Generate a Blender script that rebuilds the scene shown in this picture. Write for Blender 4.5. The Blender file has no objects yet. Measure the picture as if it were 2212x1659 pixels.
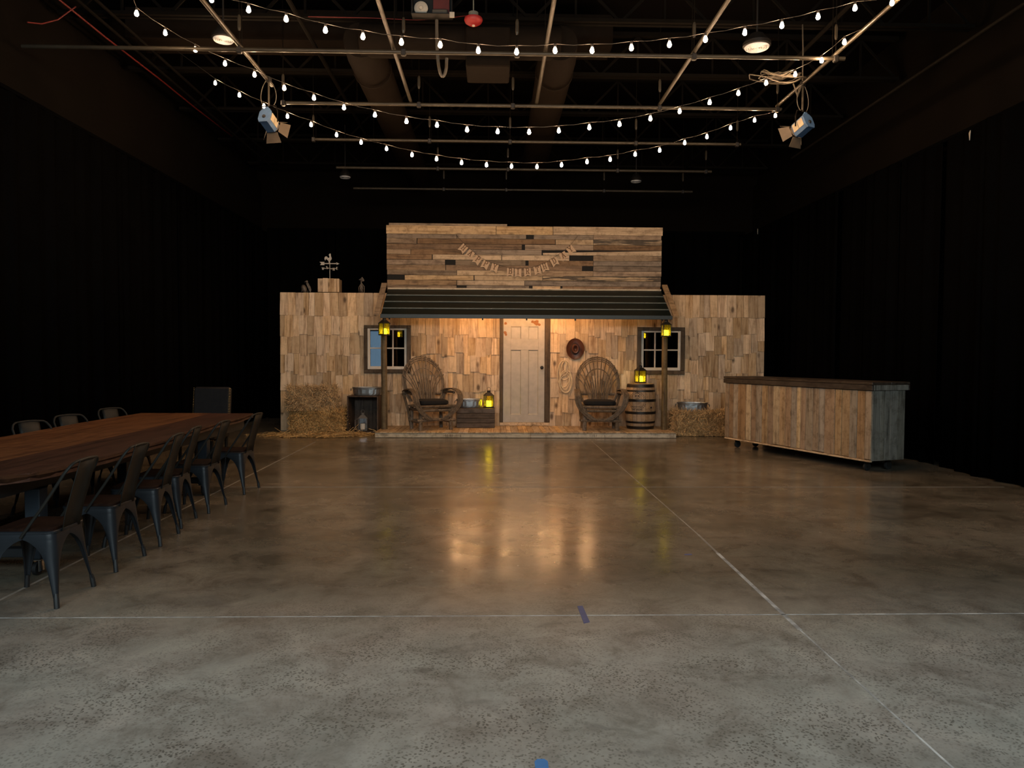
import bpy, math, random
from mathutils import Vector, Matrix

random.seed(11)
R = random.uniform
SC = bpy.context.scene
COL = SC.collection
PI = math.pi

# ------------------------------------------------------------------ camera, world, light, exposure
cam_d = bpy.data.cameras.new('camera')
cam = bpy.data.objects.new('camera', cam_d)
COL.objects.link(cam)
SC.camera = cam
cam_d.sensor_fit = 'HORIZONTAL'
cam_d.sensor_width = 36.0
cam_d.lens = 1600.0 / 2212.0 * 36.0
cam_d.clip_start = 0.05
cam_d.clip_end = 100
_yaw, _pit, _rol = math.atan(41 / 1600), math.atan(58.5 / 1600), 0.0045
_f = Vector((math.sin(_yaw) * math.cos(_pit), math.cos(_yaw) * math.cos(_pit), -math.sin(_pit)))
_r = Vector((math.cos(_yaw), -math.sin(_yaw), 0))
_u = _r.cross(_f)
_r2 = _r * math.cos(_rol) + _u * math.sin(_rol)
_u2 = _u * math.cos(_rol) - _r * math.sin(_rol)
_m = Matrix((_r2, _u2, -_f)).transposed().to_4x4()
_m.translation = (0, 0, 1.5)
cam.matrix_world = _m

w = bpy.data.worlds.new('world')
SC.world = w
w.use_nodes = True
w.node_tree.nodes['Background'].inputs[0].default_value = (0.5, 0.6, 0.8, 1)
w.node_tree.nodes['Background'].inputs[1].default_value = 0.0

BULB = 440.0          # string-light globes
PORCH = 640.0         # bulbs under the porch roof
CANDLE = 11.0         # lantern candles
SKY_HIGH = 560.0      # daylight through the high windows in the wall behind the camera
SKY_DOOR = 8.0       # daylight through the side doorway behind the camera

def area(name, loc, target, sx, sy, power, col):
    d = bpy.data.lights.new(name, 'AREA')
    d.shape = 'RECTANGLE'
    d.size, d.size_y, d.energy, d.color = sx, sy, power, col
    o = bpy.data.objects.new(name, d)
    COL.objects.link(o)
    o.location = loc
    o.rotation_euler = (Vector(target) - Vector(loc)).to_track_quat('-Z', 'Y').to_euler()
    return o

area('daylight_high_windows', (0.4, -2.88, 3.95), (0.4, 1.0, 1.2), 8.6, 1.7, SKY_HIGH, (0.78, 0.94, 1.0))
area('daylight_doorway', (-5.17, -2.9, 1.3), (-5.17, 5, 1.3), 0.62, 2.6, SKY_DOOR, (0.45, 0.72, 1.0))

SC.view_settings.view_transform = 'Standard'
SC.view_settings.look = 'None'
SC.view_settings.gamma = 1.0
SC.view_settings.use_curve_mapping = False
SC.view_settings.exposure = 0.0
SC.cycles.use_denoising = True
SC.cycles.max_bounces = 6
SC.cycles.diffuse_bounces = 3
SC.cycles.sample_clamp_indirect = 6.0

# ------------------------------------------------------------------ materials
def nmat(name):
    m = bpy.data.materials.new(name)
    m.use_nodes = True
    nt = m.node_tree
    return m, nt, nt.nodes['Principled BSDF'], nt.nodes.new, nt.links.new

def ramp(nt, stops):
    n = nt.nodes.new('ShaderNodeValToRGB')
    e = n.color_ramp.elements
    while len(e) < len(stops):
        e.new(0.5)
    for k, (p, c) in enumerate(stops):
        e[k].position = p
        e[k].color = c if len(c) == 4 else (*c, 1)
    return n

def plain(name, col, rough=0.6, metal=0.0, var=0.12, scale=14.0, spec=0.5, bump=0.0):
    m, nt, b, N, L = nmat(name)
    g = N('ShaderNodeNewGeometry')
    nz = N('ShaderNodeTexNoise')
    nz.inputs['Scale'].default_value = scale
    nz.inputs['Detail'].default_value = 4
    L(g.outputs['Position'], nz.inputs['Vector'])
    r = ramp(nt, [(0.3, tuple(c * (1 - var) for c in col)), (0.7, tuple(min(1, c * (1 + var)) for c in col))])
    L(nz.outputs['Fac'], r.inputs['Fac'])
    L(r.outputs['Color'], b.inputs['Base Color'])
    b.inputs['Roughness'].default_value = rough
    b.inputs['Metallic'].default_value = metal
    b.inputs['Specular IOR Level'].default_value = spec
    if bump:
        bp = N('ShaderNodeBump')
        bp.inputs['Strength'].default_value = bump
        bp.inputs['Distance'].default_value = 0.01
        L(nz.outputs['Fac'], bp.inputs['Height'])
        L(bp.outputs['Normal'], b.inputs['Normal'])
    return m

def wood(name, light, mid, dark, grain=(14, 14, 1.3), rough=0.65, vary=0.22, knots=0.5, spec=0.3, stain=None, grime=0.8):
    m, nt, b, N, L = nmat(name)
    g = N('ShaderNodeNewGeometry')
    oi = N('ShaderNodeObjectInfo')
    mu = N('ShaderNodeVectorMath'); mu.operation = 'SCALE'
    mu.inputs[0].default_value = (31.7, 17.3, 53.1)
    L(oi.outputs['Random'], mu.inputs['Scale'])
    ad = N('ShaderNodeVectorMath'); ad.operation = 'ADD'
    L(g.outputs['Position'], ad.inputs[0]); L(mu.outputs[0], ad.inputs[1])
    mp = N('ShaderNodeMapping'); mp.inputs['Scale'].default_value = grain
    L(ad.outputs[0], mp.inputs['Vector'])
    nz = N('ShaderNodeTexNoise')
    nz.inputs['Scale'].default_value = 1.0; nz.inputs['Detail'].default_value = 5
    nz.inputs['Roughness'].default_value = 0.6; nz.inputs['Distortion'].default_value = 0.9
    L(mp.outputs[0], nz.inputs['Vector'])
    r = ramp(nt, [(0.30, dark), (0.44, mid), (0.57, light), (0.74, mid)])
    L(nz.outputs['Fac'], r.inputs['Fac'])
    # knots and dark streaks
    mp2 = N('ShaderNodeMapping')
    mp2.inputs['Scale'].default_value = tuple(4.2 if s > 3 else 2.2 for s in grain)
    L(ad.outputs[0], mp2.inputs['Vector'])
    vo = N('ShaderNodeTexVoronoi'); vo.inputs['Scale'].default_value = 1.0
    L(mp2.outputs[0], vo.inputs['Vector'])
    kr = ramp(nt, [(0.08, (1, 1, 1)), (0.19, (0, 0, 0))])
    L(vo.outputs['Distance'], kr.inputs['Fac'])
    km = N('ShaderNodeMath'); km.operation = 'MULTIPLY'; km.inputs[1].default_value = knots
    L(kr.outputs['Color'], km.inputs[0])
    mx = N('ShaderNodeMix'); mx.data_type = 'RGBA'
    L(km.outputs[0], mx.inputs['Factor']); L(r.outputs['Color'], mx.inputs[6])
    mx.inputs[7].default_value = tuple(c * 0.35 for c in dark) + (1,)
    out = mx.outputs[2]
    if stain:
        n2 = N('ShaderNodeTexNoise'); n2.inputs['Scale'].default_value = 1.6; n2.inputs['Detail'].default_value = 3
        L(mp.outputs[0], n2.inputs['Vector'])
        r2 = ramp(nt, [(0.44, (0, 0, 0)), (0.52, (1, 1, 1))])
        L(n2.outputs['Fac'], r2.inputs['Fac'])
        mx2 = N('ShaderNodeMix'); mx2.data_type = 'RGBA'
        L(r2.outputs['Color'], mx2.inputs['Factor']); L(out, mx2.inputs[6])
        mx2.inputs[7].default_value = (*stain, 1)
        out = mx2.outputs[2]
    gn = N('ShaderNodeTexNoise'); gn.inputs['Scale'].default_value = 7.0; gn.inputs['Detail'].default_value = 7
    gn.inputs['Roughness'].default_value = 0.75
    L(ad.outputs[0], gn.inputs['Vector'])
    gr = ramp(nt, [(0.36, (0.52, 0.48, 0.44)), (0.52, (1, 1, 1))])
    L(gn.outputs['Fac'], gr.inputs['Fac'])
    gm = N('ShaderNodeMix'); gm.data_type = 'RGBA'; gm.blend_type = 'MULTIPLY'; gm.inputs[0].default_value = grime
    L(out, gm.inputs[6]); L(gr.outputs['Color'], gm.inputs[7])
    out = gm.outputs[2]
    hs = N('ShaderNodeHueSaturation')
    mr = N('ShaderNodeMapRange')
    mr.inputs['To Min'].default_value = 1 - vary; mr.inputs['To Max'].default_value = 1 + vary
    L(oi.outputs['Random'], mr.inputs['Value'])
    L(mr.outputs[0], hs.inputs['Value'])
    wn = N('ShaderNodeTexWhiteNoise'); wn.noise_dimensions = '1D'
    L(oi.outputs['Random'], wn.inputs['W'])
    mr2 = N('ShaderNodeMapRange')
    mr2.inputs['To Min'].default_value = 0.82; mr2.inputs['To Max'].default_value = 1.12
    L(wn.outputs['Value'], mr2.inputs['Value'])
    L(mr2.outputs[0], hs.inputs['Saturation'])
    L(out, hs.inputs['Color'])
    L(hs.outputs['Color'], b.inputs['Base Color'])
    b.inputs['Roughness'].default_value = rough
    b.inputs['Specular IOR Level'].default_value = spec
    bp = N('ShaderNodeBump'); bp.inputs['Strength'].default_value = 0.25; bp.inputs['Distance'].default_value = 0.004
    L(nz.outputs['Fac'], bp.inputs['Height']); L(bp.outputs['Normal'], b.inputs['Normal'])
    return m

def emit(name, col, strength, base=(0.8, 0.7, 0.5)):
    m, nt, b, N, L = nmat(name)
    b.inputs['Base Color'].default_value = (*base, 1)
    b.inputs['Emission Color'].default_value = (*col, 1)
    b.inputs['Emission Strength'].default_value = strength
    return m

VG, HG, DG = (15, 15, 1.3), (1.2, 15, 16), (15, 1.2, 15)
MAT = {}
MAT['shingle'] = wood('shingle_wood', (0.68, 0.50, 0.315), (0.53, 0.36, 0.21), (0.30, 0.175, 0.09), VG, vary=0.30, knots=0.9, grime=0.32)
MAT['pale'] = wood('pale_board', (0.60, 0.43, 0.255), (0.49, 0.34, 0.19), (0.32, 0.205, 0.105), HG, vary=0.14, knots=0.7)
MAT['mid'] = wood('mid_board', (0.42, 0.285, 0.165), (0.32, 0.21, 0.12), (0.15, 0.095, 0.052), HG, vary=0.15)
MAT['brown'] = wood('brown_board', (0.29, 0.18, 0.10), (0.21, 0.13, 0.072), (0.085, 0.05, 0.027), HG, vary=0.15)
MAT['gray'] = wood('weathered_board', (0.33, 0.245, 0.165), (0.25, 0.18, 0.12), (0.10, 0.07, 0.045), HG, vary=0.15)
MAT['mott'] = wood('mottled_board', (0.50, 0.36, 0.21), (0.42, 0.29, 0.16), (0.2, 0.14, 0.08), HG, vary=0.08, stain=(0.10, 0.075, 0.05))
MAT['dark'] = plain('black_backing', (0.012, 0.011, 0.010), 0.9)
MAT['deck'] = wood('deck_board', (0.60, 0.42, 0.24), (0.48, 0.32, 0.17), (0.28, 0.17, 0.08), DG, vary=0.2)
MAT['fascia'] = wood('deck_fascia', (0.62, 0.53, 0.40), (0.54, 0.45, 0.33), (0.38, 0.30, 0.21), HG, vary=0.06, knots=0.4)
MAT['ply'] = plain('plywood', (0.30, 0.20, 0.11), 0.8)
MAT['darkwood'] = wood('dark_weathered_wood', (0.11, 0.078, 0.05), (0.075, 0.052, 0.033), (0.035, 0.024, 0.016), VG, vary=0.15, knots=0.2)
MAT['crate'] = wood('crate_wood', (0.115, 0.085, 0.062), (0.085, 0.062, 0.045), (0.04, 0.028, 0.02), HG, vary=0.15, knots=0.25)
MAT['crate_dark'] = wood('dark_crate_wood', (0.085, 0.055, 0.036), (0.06, 0.038, 0.025), (0.03, 0.018, 0.012), VG, vary=0.15, knots=0.2)
MAT['post'] = wood('post_wood', (0.17, 0.12, 0.058), (0.125, 0.085, 0.042), (0.06, 0.04, 0.02), VG, vary=0.1, knots=0.3)
MAT['willow'] = wood('willow_bark', (0.20, 0.145, 0.095), (0.135, 0.095, 0.06), (0.06, 0.04, 0.025), (22, 22, 9), vary=0.25, knots=0.3)
MAT['barrel'] = wood('oak_stave', (0.44, 0.29, 0.165), (0.36, 0.235, 0.13), (0.22, 0.14, 0.075), VG, vary=0.12, knots=0.3)
MAT['hoop'] = plain('barrel_hoop', (0.045, 0.038, 0.032), 0.45, 0.8)
MAT['ink'] = plain('black_ink', (0.02, 0.015, 0.012), 0.8)
MAT['cushion'] = plain('black_cushion', (0.006, 0.0053, 0.005), 0.9, bump=0.2)
MAT['white'] = plain('old_white_paint', (0.43, 0.395, 0.345), 0.6, var=0.10, scale=9)
MAT['winwhite'] = plain('window_white', (0.66, 0.60, 0.52), 0.55, var=0.05)
MAT['rust'] = plain('bare_rusty_patch', (0.30, 0.13, 0.05), 0.8, var=0.3, scale=40)
MAT['roof'] = plain('green_black_metal', (0.006, 0.010, 0.0085), 0.42, 0.0, var=0.1, spec=0.5)
MAT['roofedge'] = plain('roof_rib_glint', (0.10, 0.115, 0.105), 0.35, 0.2, var=0.1, spec=0.6)  # same metal as the sheets, reflected light put into a paler colour
MAT['dripm'] = plain('dark_teal_drip_edge', (0.022, 0.030, 0.030), 0.45)
MAT['black'] = plain('black_metal', (0.018, 0.016, 0.014), 0.5, 0.3)
MAT['galv'] = plain('galvanized_steel', (0.36, 0.37, 0.37), 0.42, 0.9, var=0.22, scale=9)
MAT['brass'] = plain('brass', (0.75, 0.55, 0.25), 0.35, 1.0)
MAT['hat'] = plain('brown_leather', (0.085, 0.028, 0.014), 0.42, var=0.25, scale=8)
MAT['hatdark'] = plain('dark_hat_band', (0.02, 0.010, 0.008), 0.7)
MAT['rope'] = plain('cream_rope', (0.66, 0.52, 0.34), 0.8, scale=60)
MAT['card'] = plain('kraft_card', (0.60, 0.42, 0.27), 0.8, var=0.05, scale=30)
MAT['letter'] = plain('brown_print', (0.17, 0.095, 0.045), 0.8)
MAT['vane'] = plain('weathered_pale_metal', (0.50, 0.46, 0.40), 0.6, var=0.15)
MAT['birdm'] = plain('grey_brown_metal', (0.14, 0.11, 0.085), 0.55, 0.3, var=0.4, scale=30)
MAT['straw'] = wood('straw_blade', (0.72, 0.47, 0.20), (0.50, 0.30, 0.115), (0.19, 0.105, 0.035), (26, 26, 26), vary=0.05, knots=0)
MAT['bale'] = wood('bale_core', (0.16, 0.10, 0.04), (0.10, 0.06, 0.024), (0.03, 0.018, 0.008), (40, 40, 40), vary=0.05, knots=0.3)
MAT['tin'] = plain('white_tin', (0.12, 0.11, 0.10), 0.6)
MAT['wax'] = plain('white_wax', (0.62, 0.55, 0.45), 0.5, var=0.03)
MAT['steel'] = plain('gunmetal_chair_steel', (0.015, 0.0175, 0.021), 0.42, 0.0, var=0.12, scale=6, spec=0.3)
MAT['steelback'] = plain('dark_back_steel', (0.016, 0.0145, 0.012), 0.55, spec=0.25)
MAT['seatwood'] = wood('dark_seat_wood', (0.022, 0.010, 0.006), (0.016, 0.007, 0.0045), (0.014, 0.006, 0.004), DG, vary=0.1, knots=0.1, rough=0.8, spec=0.1)
MAT['tablelight'] = wood('orange_table_wood', (0.20, 0.072, 0.015), (0.14, 0.047, 0.010), (0.055, 0.018, 0.005), DG, rough=0.42, vary=0.05, knots=0.25, spec=0.4)
MAT['tabledark'] = wood('red_table_wood', (0.085, 0.025, 0.008), (0.058, 0.017, 0.0055), (0.025, 0.0075, 0.003), DG, rough=0.42, vary=0.05, knots=0.25, spec=0.4)
MAT['edge'] = wood('live_edge', (0.05, 0.018, 0.006), (0.03, 0.011, 0.004), (0.014, 0.005, 0.0025), (7, 7, 7), rough=0.8, spec=0.1, vary=0.05, knots=0.4)
MAT['tableframe'] = plain('blackened_steel', (0.024, 0.026, 0.028), 0.5, 0.4)
MAT['pedestal'] = plain('blue_grey_steel', (0.022, 0.03, 0.04), 0.45, 0.3)
MAT['chrome'] = plain('chrome', (0.7, 0.7, 0.7), 0.15, 1.0)
MAT['rubber'] = plain('black_rubber', (0.012, 0.012, 0.012), 0.6)
MAT['leather'] = plain('charcoal_upholstery', (0.013, 0.0115, 0.0115), 0.7, var=0.15, spec=0.2)
MAT['bartop'] = wood('dark_bar_top', (0.055, 0.04, 0.029), (0.038, 0.027, 0.019), (0.018, 0.012, 0.009), (14, 1.4, 14), vary=0.12, knots=0.2, rough=0.5)
MAT['bar1'] = wood('bar_plank_tan', (0.42, 0.295, 0.175), (0.33, 0.225, 0.13), (0.19, 0.125, 0.07), VG, vary=0.2, knots=0.5)
MAT['bar2'] = wood('bar_plank_pale', (0.58, 0.43, 0.25), (0.48, 0.35, 0.20), (0.30, 0.21, 0.115), VG, vary=0.12, knots=0.5)
MAT['bar3'] = wood('bar_plank_grey', (0.38, 0.31, 0.23), (0.30, 0.24, 0.175), (0.17, 0.135, 0.095), VG, vary=0.15, knots=0.4)
MAT['bar4'] = wood('bar_plank_brown', (0.36, 0.23, 0.125), (0.28, 0.175, 0.092), (0.16, 0.095, 0.05), VG, vary=0.15, knots=0.5)
MAT['bar5'] = wood('bar_end_daylit', (0.20, 0.185, 0.15), (0.145, 0.135, 0.11), (0.07, 0.065, 0.052), VG, vary=0.2, knots=0.3)  # grey of the daylight on the near end, put into the wood colour
MAT['drape'] = plain('black_drape', (0.0022, 0.0021, 0.0021), 1.0, spec=0.0, scale=3)
MAT['wallm'] = plain('dark_brown_wall', (0.0045, 0.0033, 0.0022), 0.95, spec=0.05, scale=1.2)
MAT['ceil'] = plain('black_ceiling', (0.0032, 0.0023, 0.002), 0.95, spec=0.05)
MAT['joist'] = plain('dark_joist_steel', (0.0055, 0.0045, 0.0033), 0.85, spec=0.06)
MAT['pipe'] = plain('grid_pipe_steel', (0.042, 0.035, 0.024), 0.42, 0.1, var=0.2, scale=5, spec=0.35)
MAT['duct'] = plain('brown_painted_duct', (0.0105, 0.0075, 0.0052), 0.85, spec=0.05)
MAT['cable'] = plain('dark_cable', (0.09, 0.075, 0.055), 0.55)
MAT['cream_cable'] = plain('grey_cable', (0.09, 0.075, 0.055), 0.6)
MAT['socket'] = plain('black_socket', (0.03, 0.025, 0.02), 0.5)
MAT['red'] = plain('red_alarm', (0.34, 0.022, 0.022), 0.5, var=0.05)
MAT['redwire'] = plain('red_wire', (0.15, 0.012, 0.009), 0.6)
MAT['greycan'] = plain('grey_alarm_base', (0.16, 0.16, 0.13), 0.6)
MAT['board'] = plain('red_circuit_board', (0.12, 0.02, 0.015), 0.6)
MAT['cream'] = plain('cream_plastic', (0.55, 0.48, 0.38), 0.5)
MAT['fixblue'] = plain('blue_grey_fixture', (0.055, 0.115, 0.22), 0.6, 0.0)
MAT['fixcream'] = plain('warm_lit_fixture_side', (0.42, 0.34, 0.22), 0.5)  # beige of the warm light on the sides is put into the colour
MAT['barn'] = plain('brown_barn_door', (0.10, 0.075, 0.05), 0.6)
MAT['tape'] = plain('blue_painters_tape', (0.03, 0.17, 0.42), 0.7)
MAT['tapeold'] = plain('faded_blue_tape', (0.075, 0.085, 0.19), 0.7)
MAT['bulb'] = emit('glowing_bulb', (1.0, 0.63, 0.36), BULB)
MAT['porchbulb'] = emit('glowing_porch_bulb', (1.0, 0.52, 0.22), PORCH)
MAT['candle'] = emit('glowing_candle', (1.0, 0.80, 0.03), CANDLE, (0.8, 0.7, 0.2))

def glass_mat(name, tint, refl=0.12, rough=0.02, milk=0.0):
    m, nt, b, N, L = nmat(name)
    nt.nodes.remove(b)
    tr = N('ShaderNodeBsdfTransparent'); tr.inputs[0].default_value = (*tint, 1)
    gl = N('ShaderNodeBsdfGlossy'); gl.inputs['Roughness'].default_value = rough
    fr = N('ShaderNodeFresnel'); fr.inputs[0].default_value = 1.5
    ml = N('ShaderNodeMath'); ml.operation = 'MULTIPLY_ADD'
    ml.inputs[1].default_value = 1.0; ml.inputs[2].default_value = refl
    L(fr.outputs[0], ml.inputs[0])
    mx = N('ShaderNodeMixShader')
    L(ml.outputs[0], mx.inputs[0]); L(tr.outputs[0], mx.inputs[1]); L(gl.outputs[0], mx.inputs[2])
    out = mx.outputs[0]
    if milk:
        tl = N('ShaderNodeBsdfTranslucent'); tl.inputs[0].default_value = (0.9, 0.78, 0.25, 1)
        m2 = N('ShaderNodeMixShader'); m2.inputs[0].default_value = milk
        L(out, m2.inputs[1]); L(tl.outputs[0], m2.inputs[2])
        out = m2.outputs[0]
    L(out, nt.nodes['Material Output'].inputs[0])
    return m
MAT['glass'] = glass_mat('window_glass', (0.85, 0.88, 0.9), 0.05)
MAT['lampglass'] = glass_mat('lantern_glass', (0.95, 0.9, 0.6), 0.02, 0.08, 0.07)

# lens of the high-bay lamps (unlit): glossy ribbed plastic, daylight reflection put into colour
MAT['lens'] = plain('ribbed_lens', (0.74, 0.77, 0.80), 0.3, var=0.1, scale=60, spec=0.8)

def floor_material():
    m, nt, b, N, L = nmat('polished_concrete')
    g = N('ShaderNodeNewGeometry')
    big = N('ShaderNodeTexNoise'); big.inputs['Scale'].default_value = 0.75; big.inputs['Detail'].default_value = 6
    big.inputs['Roughness'].default_value = 0.62
    L(g.outputs['Position'], big.inputs['Vector'])
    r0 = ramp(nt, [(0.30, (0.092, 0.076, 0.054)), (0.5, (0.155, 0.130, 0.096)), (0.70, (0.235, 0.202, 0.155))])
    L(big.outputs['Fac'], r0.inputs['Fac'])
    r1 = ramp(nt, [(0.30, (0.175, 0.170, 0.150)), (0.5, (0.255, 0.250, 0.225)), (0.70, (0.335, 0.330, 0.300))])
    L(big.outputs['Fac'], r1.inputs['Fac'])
    # towards the camera the floor gets lighter, duller, greyer and more pitted
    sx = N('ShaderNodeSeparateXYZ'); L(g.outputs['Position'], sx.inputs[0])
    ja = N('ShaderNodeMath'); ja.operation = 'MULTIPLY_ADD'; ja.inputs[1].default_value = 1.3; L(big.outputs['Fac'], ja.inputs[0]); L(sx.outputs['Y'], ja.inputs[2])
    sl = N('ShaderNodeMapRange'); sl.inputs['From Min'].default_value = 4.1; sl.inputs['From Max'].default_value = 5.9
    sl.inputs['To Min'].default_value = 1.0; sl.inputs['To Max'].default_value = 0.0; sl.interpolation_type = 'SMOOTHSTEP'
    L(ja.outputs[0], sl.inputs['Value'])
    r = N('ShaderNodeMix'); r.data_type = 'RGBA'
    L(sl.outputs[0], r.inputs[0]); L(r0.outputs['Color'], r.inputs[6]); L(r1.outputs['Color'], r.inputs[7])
    # reddish and greenish tint patches of the stained slab
    t = N('ShaderNodeTexNoise'); t.inputs['Scale'].default_value = 1.9; t.inputs['Detail'].default_value = 3
    L(g.outputs['Position'], t.inputs['Vector'])
    tr = ramp(nt, [(0.35, (1.04, 0.99, 0.965)), (0.65, (0.985, 1.0, 0.98))])
    L(t.outputs['Fac'], tr.inputs['Fac'])
    mt = N('ShaderNodeMix'); mt.data_type = 'RGBA'; mt.blend_type = 'MULTIPLY'; mt.inputs[0].default_value = 1
    L(r.outputs[2], mt.inputs[6]); L(tr.outputs['Color'], mt.inputs[7])
    mo = N('ShaderNodeTexNoise'); mo.inputs['Scale'].default_value = 3.4; mo.inputs['Detail'].default_value = 9
    mo.inputs['Roughness'].default_value = 0.72; mo.inputs['Distortion'].default_value = 0.5
    L(g.outputs['Position'], mo.inputs['Vector'])
    mor = ramp(nt, [(0.34, (0.58, 0.55, 0.53)), (0.5, (1.0, 1.0, 1.0)), (0.66, (1.28, 1.27, 1.26))])
    L(mo.outputs['Fac'], mor.inputs['Fac'])
    mm = N('ShaderNodeMix'); mm.data_type = 'RGBA'; mm.blend_type = 'MULTIPLY'; mm.inputs[0].default_value = 0.9
    L(mt.outputs[2], mm.inputs[6]); L(mor.outputs['Color'], mm.inputs[7])
    # fine dark aggregate
    v = N('ShaderNodeTexVoronoi'); v.inputs['Scale'].default_value = 66
    dn = N('ShaderNodeTexNoise'); dn.inputs['Scale'].default_value = 30
    L(g.outputs['Position'], dn.inputs['Vector'])
    dm = N('ShaderNodeMix'); dm.data_type = 'VECTOR'; dm.inputs[0].default_value = 0.03
    L(g.outputs['Position'], dm.inputs[4]); L(dn.outputs['Color'], dm.inputs[5])
    L(dm.outputs[1], v.inputs['Vector'])
    vr = ramp(nt, [(0.22, (1, 1, 1)), (0.46, (0, 0, 0))])
    L(v.outputs['Distance'], vr.inputs['Fac'])
    pn = N('ShaderNodeTexNoise'); pn.inputs['Scale'].default_value = 2.6; pn.inputs['Detail'].default_value = 4
    L(g.outputs['Position'], pn.inputs['Vector'])
    pr = ramp(nt, [(0.34, (0.12, 0.12, 0.12)), (0.60, (0.9, 0.9, 0.9))])
    L(pn.outputs['Fac'], pr.inputs['Fac'])
    am0 = N('ShaderNodeMath'); am0.operation = 'MULTIPLY'
    L(vr.outputs['Color'], am0.inputs[0]); L(pr.outputs['Color'], am0.inputs[1])
    sm_ = N('ShaderNodeMapRange'); sm_.inputs['To Min'].default_value = 0.28; sm_.inputs['To Max'].default_value = 0.95
    L(sl.outputs[0], sm_.inputs['Value'])
    am = N('ShaderNodeMath'); am.operation = 'MULTIPLY'
    L(am0.outputs[0], am.inputs[0]); L(sm_.outputs[0], am.inputs[1])
    ma = N('ShaderNodeMix'); ma.data_type = 'RGBA'
    L(am.outputs[0], ma.inputs[0]); L(mm.outputs[2], ma.inputs[6])
    ma.inputs[7].default_value = (0.05, 0.047, 0.038, 1)
    # dark scuffs
    s = N('ShaderNodeTexNoise'); s.inputs['Scale'].default_value = 3.2; s.inputs['Detail'].default_value = 7
    s.inputs['Distortion'].default_value = 1.2
    mp = N('ShaderNodeMapping'); mp.inputs['Scale'].default_value = (0.55, 1.0, 1); mp.inputs['Rotation'].default_value = (0, 0, 0.4)
    L(g.outputs['Position'], mp.inputs['Vector']); L(mp.outputs[0], s.inputs['Vector'])
    sr = ramp(nt, [(0.26, (0.45, 0.45, 0.45)), (0.36, (0, 0, 0))])
    L(s.outputs['Fac'], sr.inputs['Fac'])
    ms = N('ShaderNodeMix'); ms.data_type = 'RGBA'
    L(sr.outputs['Color'], ms.inputs[0]); L(ma.outputs[2], ms.inputs[6])
    ms.inputs[7].default_value = (0.06, 0.055, 0.055, 1)
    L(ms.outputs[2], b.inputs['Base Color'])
    rr = ramp(nt, [(0.3, (0.15, 0.15, 0.15)), (0.7, (0.28, 0.28, 0.28))])
    L(pn.outputs['Fac'], rr.inputs['Fac'])
    rm = N('ShaderNodeMix'); rm.data_type = 'FLOAT'; rm.inputs[3].default_value = 0.62
    L(sl.outputs[0], rm.inputs[0]); L(rr.outputs['Color'], rm.inputs[2])
    L(rm.outputs[0], b.inputs['Roughness'])
    b.inputs['Specular IOR Level'].default_value = 0.38
    bp = N('ShaderNodeBump'); bp.inputs['Strength'].default_value = 0.12; bp.inputs['Distance'].default_value = 0.004
    L(dn.outputs['Fac'], bp.inputs['Height']); L(bp.outputs['Normal'], b.inputs['Normal'])
    return m
MAT['floor'] = floor_material()
MAT['chalk'] = plain('chalky_joint', (0.38, 0.375, 0.36), 0.8, var=0.6, scale=9)
MAT['jointdim'] = plain('dim_joint', (0.27, 0.245, 0.21), 0.7, var=0.3, scale=5)

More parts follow.
